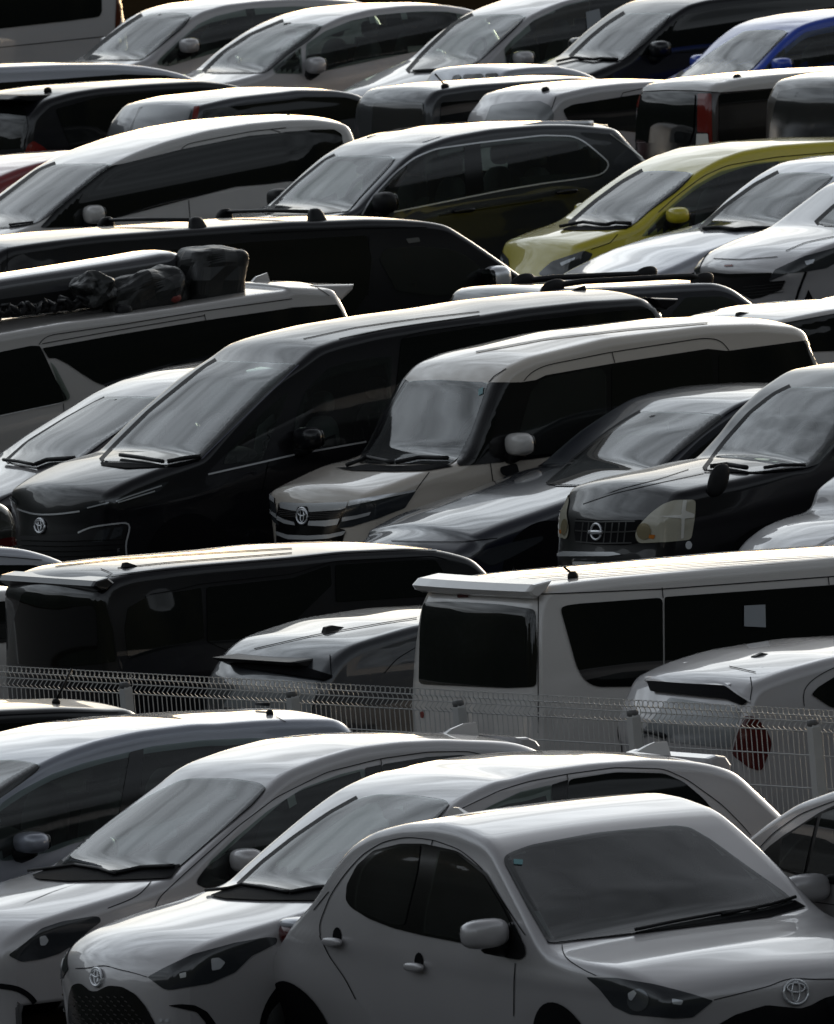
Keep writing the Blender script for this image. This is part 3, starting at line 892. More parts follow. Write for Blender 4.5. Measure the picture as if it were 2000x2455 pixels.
c.strips('window_divider', 'B7 1636,195 1662,240 1655,300 1640,340', 4, PEARL(), .006)
c.stub('B7 748,104', BLK(), .045, .08, rod='B7 714,62')
c.patch('badge', 'B7 172,612 182,606 190,616 184,634 174,632', RED(), .006, rad=2)
pp_ = c.patch('paper_sheet', 'B7 1390,210 1470,206 1472,292 1390,288', PAPER(), .02, rad=0)

c = add('H4', 'hatchback', 'white hatchback with dark red tail lamp behind the right end of the fence', 'car',
        29, .85, 'B7 1736,414', 1.50,
        't D1 1185,1400 1180,1000 1170,700 1150,520 1165,390 r B7 1440,500 1560,462 1736,414 2000,372 2400,350 w 2650,370 2900,500',
        'B7 1640,600 1900,570', WHITE(), post=FRONTR, attr={'t': (.12, .06)})
c.patch('rear_window', 'D1 600,212 1080,285 1090,330 1020,560 600,520 430,470 385,540 430,420', principled('rear_glass_reflection', (.20, .21, .215), rough=.15, ior=1.7), rad=8)
c.patch('tail_lamp', 'D1 1110,335 1195,345 1265,430 1303,520 1290,580 1268,625 1232,720 1150,700 1030,605 1060,480', DRED(), .008, rad=10, mirror=True)
c.slab('spoiler', 'B7 1480,440 1450,520 1412,570 1345,528 1328,510 1400,480', .52, WHITE(), ysrc=-.52)
c.patch('spoiler_underside_shade', 'B7 1036,500 1330,518 1412,572 1392,590 1330,566 1050,538', GAP(), .02, rad=4)  # shadow recess below the lip, painted as a dark patch
c.strips('spoiler_lip', ['B7 1030,490 1180,500 1332,512 1420,575'], 5, WHITE(), .03)
c.patch('side_window', 'B7 1648,545 1672,518 1736,478 1900,430 2200,400 2300,560 1900,610 1720,592', GLASS(), mirror=True)
c.strips('door_seam', ['B7 1420,480 1426,520 1418,570', 'B7 1622,590 1616,530 1640,500 1680,470 1736,442 1850,410', 'B7 1340,440 1440,462'], 2, GAP())
c.fin('B7 1425,418 1430,400 1460,386 1490,392 1494,402 1440,416', BLK(), y=-.1, th=.05)
c.rod('wiper', 'D1 430,440 520,455 590,480', .016, BLK(), .03)
# ---------- middle row, facing left
c = add('B0', 'sedan', 'mauve grey sedan with a pale windscreen, behind the black minivan with the chrome nose', 'car',
        23, .87, 'B1 480,562', .9,
        'h B1 -250,880 -60,800 120,735 280,670 480,565 w 640,445 850,303 1000,195 r 1130,125 1330,65 1600,20 2000,5',
        'B1 600,640 1000,560', paint('mauve_grey', (.075, .066, .072), metal=.4), pre='n -.25,.2 -.3,.5 -.2,.7', post='t .5,1.3 .9,1.08 1.4,1.02 1.5,.6 1.45,.2')
c.patch('windscreen', 'B1 50,570 180,457 400,322 560,235 640,195 790,182 1000,190 850,290 640,432 470,560 220,602', WGLASS(), rad=8)
c.patch('windscreen_frit', 'B1 40,572 170,450 400,305 560,215 640,180 790,178 760,200 640,215 560,262 400,340 200,465 62,570', GLOSSB(), .007, rad=3)
c.rod('wiper', 'B1 30,572 120,582 212,602', .014, BLK(), .03); c.rod('wiper', 'B1 218,600 290,572 450,562', .02, BLK(), .03)
c.patch('side_window', 'B1 700,500 860,380 1060,240 1200,180 1700,100 1700,400 900,520', GLASS(), mirror=True)
c.strips('bonnet_seam', ['B1 0,800 100,742 300,640'], 1.6, GAP())

c = add('B9', 'sedan', 'dark olive car tail at the left edge, beside the nose of the black minivan', 'car',
        29, .85, 'B1 0,818', 1.0, 'r B1 -1500,640 -1000,620 w -700,700 -400,790 r -150,805 0,816 70,838 t 108,880 128,960 132,1080',
        'B1 -300,900 50,870', paint('olive_black', (.03, .032, .026), metal=.4), pre='n -3.0,.2 -3.1,.6 h -3.0,.85 -2.2,.95 w -1.6,1.15 -1.2,1.3', attr={'r': (.05, .08)}, tum=.1)
c.patch('tail_lamp', 'B1 -40,1030 60,1010 110,1010 100,1060 -40,1080', DRED(), .006)

c = add('B1', 'minivan', 'black minivan with chrome trimmed nose and slim lamps, beside the beige boxy car', 'minivan',
        28, .875, 'B2 1400,250', 1.83,
        'n0 B1 218,1300 222,1120 226,1020 236,960 245,930 250,872 h0 256,815 272,775 '
        'h B1 600,760 760,690 960,612 1190,550 w B2 100,1030 300,815 520,590 680,470 r 780,402 900,355 1100,302 1400,250 1736,206 '
        'B4 300,126 600,92 870,76 t 930,120 965,175 985,260',
        'B2 120,1140 1060,945', BLACK(), post='t .03,1.0 .05,.5 .02,.2', tum=.13, attr={'n': (.24, .09), 'r': (.05, .075)})
c.patch('windscreen', 'B1 612,562 720,450 900,272 1110,102 1225,10 1301,-34 1776,-14 1640,112 1400,347 1198,545 1000,588 750,566', WGLASS(), rad=8)
c.patch('cowl', 'B1 600,570 750,572 1000,592 1190,552 1130,575 1060,592 750,606 600,584', GAP(), .008, rad=2)
c.rod('wiper', 'B1 720,545 850,562 975,584', .016, BLK(), .03); c.rod('wiper', 'B1 1000,584 1100,562 1190,546', .018, BLK(), .03)
c.patch('side_window', 'B2 208,1075 232,1010 470,742 600,640 560,760 480,940 440,1050', SGLASS(), mirror=True)
c.patch('side_window', 'B2 640,800 700,640 830,505 960,465 1100,440 1215,432 1205,690 1130,800 1060,930 720,990 610,1005', SGLASS(), mirror=True)
c.patch('side_window', 'B2 1270,330 1736,256 B4 700,130 950,110 970,180 700,300 0,600 B2 1230,690', GLASS(), mirror=True)
c.strips('chrome_trim', ['B2 120,1134 470,1055 640,1015 1060,940'], 4, CHROME(), .008, mirror=True)
c.strips('chrome_trim', ['B1 108,842 150,864 240,880 350,876 480,858', 'B1 468,986 540,952 640,936 775,920 772,975 742,1040 752,1120'], 4, CHROME(), .010)
c.strips('windscreen_edge', ['B1 1198,550 1400,350 1640,116 1776,-10'], 2.4, principled('satin_edge', (.12, .12, .16), rough=.3), .006)
c.mirror('B2 715,920', BLACK(), .085, .14, .085)
c.patch('headlight', 'B1 490,850 520,816 740,768 960,690 1005,680 940,742 700,806', LENS(), .006, rad=4, mirror=True)
c.strips('lamp_blade', ['B1 525,838 650,806', 'B1 690,800 740,778 960,705', 'B1 700,806 920,738'], 3, principled('dim_reflector', (.55, .57, .60), rough=.2, metal=.4), .010, mirror=True)
c.patch('lower_grille', 'B1 85,1000 240,1005 460,992 545,958 760,932 738,1040 746,1150 380,1180 80,1100', BLK(), .005)
gl = ['B1 90,%d 380,%d 730,%d' % (y, y + 8, y - 6) for y in (1030, 1060, 1090, 1120)]
c.strips('grille_bar', gl, 2, GLOSSB(), .010)
c.patch('fog_lamp', 'B1 590,970 665,955 630,1035 548,1045', LENS(), .008, rad=2); c.patch('fog_lamp', 'B1 680,955 735,948 722,1000 650,1030', LENS(), .008, rad=2)
c.emblem('B1 245,945', 11.5, 17)
c.slab('spoiler', 'B4 900,66 1022,70 1012,92 965,122 930,112', .64, BLACK(), ysrc=-.64)
c.fin('B4 498,50 540,22 582,8 592,54', BLK(), th=.03)
c.strips('roof_rib', ['B2 690,330 1000,262 1400,205 1736,168', 'B2 900,330 1200,268 1736,190'], 1.8, GAP(), .004)
c.strips('door_seam', ['B2 1265,340 1285,312 1400,285 1736,238', 'B2 480,1060 440,1240'], 1.6, GAP())

c = add('B2', 'minivan', 'beige boxy car with a chrome grille and white door mirror, beside the navy coupe', 'car',
        29, .835, 'B4 900,236', 1.73,
        'n0 B3 250,1000 252,850 256,700 262,620 266,560 270,500 h0 276,470 292,446 '
        'h B3 600,468 800,405 1010,328 1160,296 w B4 60,805 118,640 180,468 r 235,402 335,352 700,262 1160,206 1400,196 1590,206 '
        't 1614,222 1622,262 1680,390', 'B4 100,815 520,785', BEIGE(), post='t .03,.9 .06,.5 .02,.2', tum=.10, attr={'n': (.17, .08), 't': (.08, .05), 'r': (.04, .08)}, taperR=.08)
c.patch('windscreen', 'B2 1038,1068 1150,900 1230,720 1318,582 1500,574 1736,592 B4 140,460 60,690 0,808 -40,840 -130,836', WGLASS(), rad=6)
c.patch('windscreen_frit', 'B2 1020,1070 1140,880 1215,710 1300,580 1318,582 1230,722 1150,902 1040,1068', GLOSSB(), .006, rad=2)
c.patch('cowl', 'B3 455,305 560,300 640,285 800,296 1100,285 1160,296 1010,322 800,326 560,322', GAP(), .008, rad=2)
c.rod('wiper', 'B3 530,308 650,262 800,292', .016, BLK(), .03); c.rod('wiper', 'B3 820,292 960,262 1130,266', .018, BLK(), .03)
c.patch('window_surround', 'B4 142,460 290,456 355,446 400,424 720,368 1150,302 1240,312 1610,262 1674,386 1690,460 1200,560 600,750 520,785 330,812 0,845 -10,828 60,692', GLOSSB(), .008, rad=4, mirror=True)
c.patch('side_window', 'B4 60,812 90,740 140,620 175,610 130,800', GLASS(), .013, mirror=True)
c.patch('side_window', 'B4 250,800 275,690 330,500 370,450 420,432 650,390 680,420 680,700 520,780', SGLASS(), .013, mirror=True)
c.patch('side_window', 'B4 705,385 1155,312 1180,490 1000,580 705,700', GLASS(), .013, mirror=True)
c.patch('side_window', 'B4 1200,330 1600,275 1660,390 1200,480', GLASS(), .013, mirror=True)
c.strips('door_seam', ['B4 300,450 330,410 400,378 700,318 1130,252 1200,256 1235,282 1250,312', 'B4 708,318 720,366', 'B4 140,458 165,430 220,395', 'B4 145,828 160,940',
                       'B3 1015,330 960,400 935,435'], 2, GAP())
c.patch('inspection_sticker', 'B4 98,492 120,482 117,512 96,522', principled('sticker_teal', (.10, .26, .28), rough=.4), .014, rad=1)
c.mirror('B4 280,742', PEARL(), .085, .13, .085)
c.patch('parking_mirror', 'B4 180,850 260,830 275,890 230,900 185,880', BLK(), .03, rad=8)
c.patch('grille', 'B3 122,510 300,520 530,510 480,660 520,670 500,745 560,760 300,800 110,760 105,640', GLOSSB(), .005, rad=4)
c.patch('chrome_trim', 'B3 132,505 250,512 330,512 540,505 525,540 490,552 310,565 200,555 135,540', CHROME(), .012, rad=4)
c.patch('chrome_trim', 'B3 118,585 160,608 220,625 226,645 160,632 116,610', CHROME(), .012, rad=2)
c.patch('chrome_trim', 'B3 305,618 400,615 490,602 475,640 400,650 300,645', CHROME(), .012, rad=2)
c.patch('chrome_trim', 'B3 112,678 180,700 300,705 420,698 525,675 510,700 420,722 300,730 180,726 114,700', CHROME(), .012, rad=3)
c.strips('grille_bar', ['B3 125,%d 230,%d' % (y, y + 8) for y in (556, 566, 576, 586)] + ['B3 310,%d 495,%d' % (y + 6, y) for y in (566, 576, 586, 596)], 1.4, principled('grille_mesh', (.05, .045, .045), rough=.3), .010)
c.patch('emblem_plate', 'B3 240,535 300,530 308,560 300,620 275,650 245,640 228,600', GLOSSB(), .014, rad=5)
c.emblem('B3 268,588', 13, 19)
c.patch('headlight', 'B3 545,505 620,488 925,435 935,440 870,540 700,605 560,650 470,662', LENS(), .006, rad=4, mirror=True)
c.patch('chrome_trim', 'B3 545,500 620,486 925,432 930,442 700,494 535,530', CHROME(), .012, rad=2, mirror=True)
c.patch('chrome_trim', 'B3 505,595 580,585 670,562 660,582 580,606 500,622', CHROME(), .012, rad=2, mirror=True)
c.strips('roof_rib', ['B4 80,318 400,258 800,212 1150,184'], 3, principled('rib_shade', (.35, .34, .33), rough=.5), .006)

c = add('B3', 'sedan', 'low navy coupe with a long bonnet, between the beige boxy car and the black off-roader', 'car',
        29, .90, 'B4 1300,545', 1.33,
        'n0 B3 760,1000 762,880 775,800 800,742 h0 840,715 950,650 h B3 1240,738 1450,650 1736,545 S 1440,1180 1530,1150 '
        'w S 1578,1130 B4 1010,790 1110,700 1230,612 r 1300,560 1400,530 1530,505 1700,492 2000,500', 'B5 830,650 1200,520', NAVY(),
        post='w .5,1.2 t .9,1.05 1.3,1.0 1.4,.6 1.35,.2', attr={'h': (.06, .10)})
c.patch('windscreen', 'B5 45,752 200,610 400,450 520,370 600,325 650,320 860,325 1085,342 960,440 800,570 700,665 640,700 480,748 200,755', WGLASS(), rad=6)
c.patch('windscreen_frit', 'B5 20,745 190,598 400,432 600,318 655,318 600,330 400,456 200,612 50,752', GLOSSB(), .007, rad=2)
c.patch('side_window', 'B5 810,650 900,560 1060,430 1200,345 1340,270 1600,250 1600,420 1100,560', SGLASS(), mirror=True)
c.strips('door_seam', ['B5 1085,342 1130,310 1230,262 1390,222'], 2, GAP())
c.patch('headlight', 'B3 1260,812 1340,790 1500,745 1690,705 1690,730 1640,760 1480,845 1380,885 1310,850', LENS(), .006, rad=6, mirror=True)
c.strips('bonnet_seam', ['B3 790,738 960,742 1200,745 1420,720'], 1.6, GAP())
c.patch('lower_grille', 'B3 700,860 900,830 1150,850 1260,960 1000,1050 720,1000', BLK(), .005)

c = add('B4', 'SUV', 'black off-roader with yellowed clear headlights and a slatted grille, nose above the white van roof', 'SUV',
        28, .885, 'B5 1440,668', 1.13,
        'n0 B5 300,1500 305,1330 300,1205 312,1140 325,1105 330,1000 338,950 h0 345,905 372,880 '
        'h B5 800,815 950,775 1100,745 1440,672 w B5 1600,640 1736,480 B4 1780,640 1880,520 r 1990,430 2150,400 2600,370 3000,380', 'B5 1560,700 2000,600', BLACK(),
        post='t .06,1.3 .12,.9 .14,.4 .1,.2', attr={'n': (.12, .09), 'h': (.06, .09)}, tum=.16)
c.patch('windscreen', 'B5 975,665 1100,500 1250,330 1390,220 1490,172 1736,174 2050,190 1900,340 1736,520 1640,630 1560,655 1250,678', WGLASS(), rad=8)
c.patch('cowl', 'B5 965,668 1100,672 1250,678 1560,652 1500,668 1280,684 960,676', GAP(), .008, rad=1)
c.rod('wiper', 'B5 1000,664 1100,652 1220,672', .018, BLK(), .03); c.rod('wiper', 'B5 1320,672 1420,655 1560,650', .014, BLK(), .03)
c.patch('headlight', 'B5 560,1030 580,990 650,920 720,868 790,842 912,838 908,930 885,1075 760,1088 580,1098 560,1065', LENSC(), .008, rad=10, mirror=True)
c.patch('lamp_reflector', 'B5 838,845 860,842 850,905 905,925 900,945 845,950 838,1068 822,1070 826,950 700,940 826,930', principled('lamp_white', (.68, .67, .62), rough=.25), .013, rad=3, mirror=True)
c.patch('indicator', 'B5 645,1045 680,1048 672,1072 640,1068', principled('amber', (.5, .16, .02), rough=.2), .013, rad=2, mirror=True)
c.patch('lamp_projector', [(P('B5 612,1028')[0][0] + 17 * math.cos(a), P('B5 612,1028')[0][1] + 20 * math.sin(a)) for a in np.linspace(0, 6., 16)], principled('amber_bowl', (.26, .22, .13), rough=.25, metal=.3), .013, rad=0, mirror=True)
c.patch('grille', 'B5 205,952 330,960 520,962 600,958 560,1010 560,1060 570,1095 480,1108 300,1104 205,1090 195,1020', GAP(), .008, rad=4)
c.strips('grille_bar', ['B5 205,1022 330,1032 520,1030 570,1024', 'B5 205,965 330,972 560,968', 'B5 210,1088 330,1100 540,1096'], 3, principled('dim_trim', (.06, .06, .06), rough=.3, metal=.6), .014)
c.strips('grille_bar', ['B5 %d,975 %d,1098' % (x, x - 14) for x in (250, 285, 385, 425, 465, 505)], 3, principled('dim_trim', (.06, .06, .06), rough=.3, metal=.6), .010)
c.emblem('B5 330,1030', 12.5, 19, 'bar')
c.patch('chrome_trim', 'B5 88,1162 130,1145 300,1150 430,1150 480,1165 400,1175 200,1176 100,1175', CHROME(), .012, rad=4)
c.patch('licence_plate', 'B5 190,1206 330,1208 330,1240 188,1238', principled('plate', (.5, .5, .5), rough=.5), .012, rad=2)
c.strips('bonnet_seam', ['B5 240,862 420,800 700,735 960,680', 'B5 270,850 450,775 700,712 870,655'], 3, GLOSSB(), .005)
h_ = c.cast(P('B5 1010,800')[0])
if h_:
    p_ = h_[0]
    V_, F_ = superell(p_.x + .03, p_.y, p_.z + .085, .085, .03, .115, 2.4)
    V_ = [(x + (z - p_.z) * .35, y, z) for x, y, z in V_]
    mesh_obj('wing_mirror', V_, F_, BLK(), c.root)
pc = P('B5 870,1108')[0]
c.patch('fog_lamp', [(pc[0] + 8 * math.cos(a), pc[1] + 10 * math.sin(a)) for a in np.linspace(0, 6., 12)], REFL(), .008, rad=0)
c.patch('side_lamp', 'B5 1662,845 1690,835 1722,845 1715,862 1670,866', principled('amber_bowl', (.26, .22, .13), rough=.25, metal=.3), .008, rad=3)
c.patch('side_window', 'B5 1700,610 1900,380 2200,260 2800,240 2800,520 1900,600', SGLASS(), mirror=True)
c.patch('wheel_arch', 'B5 1110,1170 1150,1080 1250,1010 1400,960 1500,1010 1560,1170', GAP(), .006, rad=8)

c = add('B5', 'sedan', 'white car nose at the right edge, in front of the black off-roader', 'car',
        29, .87, 'B5 1940,930', .95,
        'n M -.45,.2 -.5,.45 -.42,.62 h0 B5 1365,1185 1500,1062 1650,980 1800,930 1940,898 h B5 2300,840 w 2550,640 2800,470', 'B5 2300,900 2700,820', WHITE(),
        post='r .3,1.42 1.2,1.44 2.0,1.38 t 2.4,1.15 2.6,.9 2.65,.2', attr={'n': (.18, .1)})
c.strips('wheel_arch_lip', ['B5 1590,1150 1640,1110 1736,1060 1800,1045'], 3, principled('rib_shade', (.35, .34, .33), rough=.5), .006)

# ---------- second row from the middle
c = add('V1', 'van', 'long black van with two black roof bars and a chrome door mirror', 'van',
        29, .92, 'A4 1100,757', 1.84,
        't A4 -5,1600 -5,1400 -8,1100 0,920 r 62,850 300,826 600,792 1100,755 1736,710 A8 400,88 700,76 900,78 1050,88 w 1170,110 1330,212 1480,314 1640,425',
        'A8 0,690 1250,520', BLACK(), post='h .35,1.12 .8,1.02 n .98,.8 1.02,.4 1.0,.2', tum=.12, attr={'t': (.08, .06)})
c.patch('side_window', 'A8 765,300 800,240 1000,225 1180,240 1280,280 1370,350 1300,480 1270,505 1100,520 870,490', SGLASS(), mirror=True)
c.patch('side_window', 'A8 -600,260 0,200 690,160 720,300 700,500 600,640 -200,700', GLASS(), mirror=True)
c.patch('sticker', 'A8 925,180 1000,172 1010,196 940,208', principled('faded_sticker', (.10, .10, .09), rough=.6), .006, rad=2)
c.mirror('A8 1468,412', CHROME(), .10, .13, .10, flip=-1)
c.strips('door_seam', ['A4 45,850 42,992', 'A8 705,160 700,520', 'A8 0,150 700,118 1050,112'], 1.6, GAP())
for bar, f1, f2 in (('A4 632,690 1165,690', 'A4 630,715', 'A4 1186,735'), ('A4 1336,640 A5 385,590', 'A4 1340,670', 'A5 390,640')):
    a_, b_ = P(bar)
    u2, z2 = c.unproj(b_, -.66); u1, z1 = c.unproj(a_, .62)
    um = (u1 + u2) / 2; zm = max(z1, z2)
    ob = mesh_obj('roof_bar', *tube([(u1 - c.mid, .62, z1), ((u1 + u2) / 2 - c.mid, 0, (z1 + z2) / 2 + .01), (u2 - c.mid, -.66, z2)], .016, 8), BLK(), c.root)
    for uu, yy, zz in ((u1, .62, z1), (u2, -.66, z2)):
        V_, F_ = superell(uu - c.mid, yy, zz - .055, .055, .045, .085, 3.2)
        V_ = [(x + (zz + .03 - z) * .25 * (1 if x > uu - c.mid else -1), y + (zz - z) * .35 * (1 if yy < 0 else -1) * -1, z) for x, y, z in V_]
        mesh_obj('bar_foot', V_, F_, BLK(), ob)

V2 = c = add('V2', 'minivan', 'white estate carrying a roof box and black bags, with a white tailgate spoiler', 'minivan',
        29, .90, 'A7 1100,447', 1.56,
        'w A7 -1400,1180 -1100,950 -800,800 r -500,710 0,612 400,542 800,490 1100,446 1500,378 1736,346 A8 200,475 400,468 t 500,500 570,600 610,690 650,800',
        'A7 -300,1150 360,1010', paint('warm_white', (.43, .41, .39)), pre=NOSE(1.05), post='t .05,.8 .08,.4 .04,.2', tum=.14, attr={'t': (.09, .06)})
c.patch('side_window', 'A7 -700,980 -300,790 0,705 180,668 236,668 280,760 330,870 400,985 355,1005 0,1078 -300,1150', GLASS(), mirror=True)
c.patch('side_window', 'A7 250,682 700,602 1210,518 1736,442 A8 200,592 515,570 590,680 A7 1736,640 1300,740 1000,790 700,890 640,912 560,880 480,830 400,775 330,740 288,742', GLASS(), mirror=True, rad=4)
c.patch('side_window', 'A7 292,756 330,800 412,960 412,985 380,1000 350,920', SGLASS(), .013, mirror=True)
c.strips('chrome_trim', ['A7 -300,1158 0,1084 362,1008'], 3, CHROME(), .008)
c.strips('door_seam', ['A7 232,660 240,630 290,605 700,545 1200,462 1736,388', 'A7 250,655 700,575 1215,488', 'A7 1214,480 1222,515', 'A7 375,1010 380,1060'], 1.8, GAP())
c.slab('spoiler', 'A8 380,455 628,450 622,478 545,552 500,540 470,500 380,486', .62, PEARL(), ysrc=-.62)
c.fin('A7 1470,300 1520,258 1588,232 1602,296', PEARL(), th=.03)
c.strips('roof_seam', ['A8 385,462 470,520'], 1.5, GAP())

c = add('V3', 'SUV', 'dark navy car with black roof rails, between the black minivan and the white SUV nose', 'SUV',
        29, .90, 'A6 560,925', 1.58,
        't A6 60,1500 50,1300 40,1100 r 50,950 120,940 560,925 900,905 1040,900 w 1140,935 1230,1003 1330,1078 1480,1190', 'A6 700,1120 1200,1090', NAVY(), post=FRONTR, pre=None)
c.patch('side_window', 'A6 770,1070 850,975 1060,968 1130,988 1240,1058 1280,1091 1200,1140 800,1140', SGLASS(), mirror=True)
c.patch('side_window', 'A6 -300,1010 700,985 700,1130 -300,1160', GLASS(), mirror=True)
for ln, yy, feet in (('A6 60,905 250,880 600,862 880,848 960,870 990,892', -.62, ('A6 60,925', 'A6 945,885')), ('A6 -150,880 60,858 400,842 590,835 640,845', .62, ('A6 -120,890', 'A6 610,848'))):
    rl = c.rod('roof_rail', ln, .026, BLK(), y=yy)
    for ft in feet:
        u_, z_ = c.unproj(P(ft)[0], yy)
        V_, F_ = superell(u_ - c.mid, yy, z_, .11, .03, .075, 2.2)
        mesh_obj('rail_foot', [(x + (z - z_) * .5, y, z) for x, y, z in V_], F_, BLK(), rl)

c = add('V4', 'sedan', 'white car roof with a black fin, right edge just below the white SUV nose', 'car',
        29, .86, 'B4 1736,128', 1.48, 't B4 1400,420 1410,340 1440,245 r 1500,172 1736,128 2000,103 2300,98 w 2500,150 2700,270',
        'B4 1600,330 1900,290', PEARL(), pre=None, post=FRONTR)
c.patch('side_window', 'B4 1430,230 1500,184 1736,140 2000,122 2300,125 2400,200 2300,290 1500,320', GLASS(), mirror=True)
c.fin('B4 1284,168 1286,135 1300,130 1345,135 1388,155 1330,175', BLK(), y=-.1, th=.05)
c = add('V5', 'hatchback', 'car tail with a slanted red lamp at the right edge, beside the beige boxy car', 'car',
        29, .86, 'B4 2100,90', 1.45, 't B4 1905,700 1900,560 1900,440 1945,260 r 2040,120 2150,84 2500,50 2900,60 w 3100,150', 'B4 2100,330 2400,300', paint('warm_grey', (.25, .24, .23), metal=.3), post=FRONTR)
c.patch('tail_lamp', 'B4 1642,330 1658,262 1700,170 1738,112 1750,130 1700,250 1672,330', RED(), .006, rad=3)
c.patch('rear_window', 'B4 1690,330 1720,250 1760,160 1900,150 1900,330', GLASS())

# ---------- third row, facing left
c = add('M0', 'hatchback', 'red car at the left edge, beside the white minivan windscreen', 'car',
        29, .85, 'A4 250,356', 1.27, 'w A4 -520,720 -260,590 -100,500 r 0,440 120,392 250,356 420,324 650,300 900,300', 'A4 -200,700 300,600', paint('red', (.22, .010, .016)), pre=NOSE(1.0), post=HATCH)
c.patch('side_window', 'A4 -150,660 0,560 150,472 330,392 600,345 800,345 700,500', GLASS(), mirror=True)
c.patch('windscreen', 'A4 -600,700 -400,560 -250,470 -60,440 -200,540 -480,700', WGLASS())
c = add('M9', 'sedan', 'grey car roof at the left edge, just behind the red car', 'car',
        29, .84, 'A4 -100,315', 1.25, 'r A4 -900,380 -500,330 -100,312 30,312 100,318 w 190,340 320,420', 'A4 -400,480 100,430', GREYSIL(), pre=TAILL(1.2), post=FRONTR)

c = add('M1', 'minivan', 'white minivan with one long sweep of black side glass, left of the chrome-outlined SUV', 'minivan',
        22.5, .90, 'A4 1500,127', 1.64,
        'h A4 -120,830 50,785 250,712 w 300,665 440,545 620,402 720,345 r 830,292 1000,232 1250,166 1500,126 1700,106 A5 400,45 535,52 t 570,82 630,195 690,335',
        'A4 480,740 1400,560', PEARL(), pre='n -.5,.2 -.58,.5 -.5,.85', post='t .05,.8 .08,.4 .04,.2', tum=.16, attr={'t': (.1, .06)})
c.patch('windscreen', 'A4 -300,800 -20,600 70,532 240,402 345,360 668,362 560,442 430,552 300,662 215,712 95,732 -100,740', WGLASS(), rad=6)
c.patch('side_window', 'A4 238,735 300,668 430,552 560,450 665,368 722,356 1080,268 1480,188 1700,168 A5 180,118 380,102 498,100 542,128 552,200 520,262 350,418 225,408 110,424 A4 1400,490 1110,565 690,676 480,728', GLASS(), rad=5, mirror=True)
c.strips('door_seam', ['A4 1075,272 1082,250 1110,236 1500,160 1700,140', 'A4 1122,572 1130,690', 'A5 120,100 180,118'], 1.6, GAP())
c.mirror('A4 560,655', PEARL(), .085, .13, .085)
c.fin('A5 205,20 222,0 235,5 235,28', BLK(), th=.02)
c.rod('wiper', 'A4 60,728 200,712', .012, BLK(), .02)

c = add('M2', 'SUV', 'black SUV with a chrome window outline and silver roof rails, right of the white minivan', 'SUV',
        27, .92, 'A5 1450,107', 1.60,
        'w A5 640,585 780,440 930,285 r 1030,210 1200,152 1450,107 1736,84 A3 180,748 340,748 t 420,785 530,882 660,990 740,1080',
        'A5 850,592 1736,420', DGREY(), pre=NOSE(1.08), post='t .05,.75 .08,.4 .04,.2', tum=.2, attr={'t': (.10, .06)})
c.patch('windscreen', 'A5 100,605 130,585 290,430 460,292 520,262 700,262 868,270 760,390 650,510 585,590 350,608', WGLASS(), rad=6)
c.patch('windscreen_frit', 'A5 100,600 290,420 455,285 520,256 525,264 460,300 290,440 125,600', GLOSSB(), .006, rad=1)
c.patch('side_window', 'A5 668,605 722,512 862,362 970,275 1100,220 1350,186 1736,142 A3 0,815 185,818 255,858 385,968 365,1040 350,1050 200,1065 A5 1736,412 1300,495 850,586', SGLASS(), rad=6, mirror=True)
c.strips('chrome_trim', ['A5 662,608 718,512 860,360 970,270 1100,216 1350,181 1736,136 A3 0,806 190,810 260,850 395,965 A6 402,180 395,215 360,245 200,272 0,298 A5 1500,462 1300,502 850,592'], 3.4, CHROME(), .009, mirror=True)
c.rod('roof_rail', 'A5 1030,190 1120,160 1215,148 1500,108 A3 0,738 300,735', .03, CHROME(), y=-.62)
c.rod('roof_rail', 'A5 700,160 900,110 1200,75 1500,60', .028, BLK(), y=.62)
c.patch('door_pillar', 'A5 1268,204 1365,184 1388,470 1278,497', GLOSSB(), .012, rad=2, mirror=True)
c.mirror('A5 800,535', BLK(), .09, .13, .095)
c.slab('spoiler', 'A3 250,735 400,742 410,765 380,775 260,760', .6, DGREY(), ysrc=-.6)
c.strips('body_crease', ['A5 1120,612 1400,572 1736,520'], 4, GLOSSB(), .004)
for hp in ('A5 1265,582', 'A6 140,345'):
    h_ = c.cast(P(hp)[0])
    if h_: mesh_obj('door_handle', *superell(h_[0].x, h_[0].y - .03, h_[0].z, .11, .024, .022, 2.8), GLOSSB(), c.root)
c.strips('rear_edge_glint', ['A3 402,795 530,890 655,985'], 2.5, principled('edge_glint', (.4, .4, .38), rough=.25, metal=.6), .006)  # light caught on the tail edge, painted as a pale strip

c = add('M3', 'hatchback', 'yellow hatchback with a yellow door mirror, between the black SUV and the silver hatchback', 'car',
        24, .8475, 'A6 1400,82', 1.44,
        'n0 Z4 430,760 425,700 420,660 428,625 h0 445,600 h A6 200,672 350,625 480,585 570,548 w 700,430 850,310 960,225 r 1060,165 1200,114 1400,82 1736,58 2100,55',
        'A6 600,625 940,550', paint('yellow', (.62, .52, .03)), post=HATCH)
c.patch('windscreen', 'A6 175,545 330,412 480,302 612,228 760,228 905,240 800,342 640,462 540,550 300,556', WGLASS(), rad=6)
c.rod('wiper', 'A6 110,572 250,545 380,562', .016, BLK(), .03); c.rod('wiper', 'A6 380,562 440,548 530,552', .018, BLK(), .03)
c.patch('cowl', 'A6 110,575 180,552 300,560 540,552 500,572 380,578 180,580', GAP(), .006, rad=2)
c.patch('side_window', 'A6 588,613 640,555 720,468 900,315 1060,226 1250,178 1736,136 2100,140 2100,400 900,565 650,608', SGLASS(), rad=4, mirror=True)
c.mirror('A6 805,485', paint('yellow', (.62, .52, .03)), .085, .125, .07)
c.patch('headlight', 'A6 -20,835 15,800 60,762 250,696 303,715 262,780 225,842 0,850', LENS(), .006, rad=5, mirror=True)
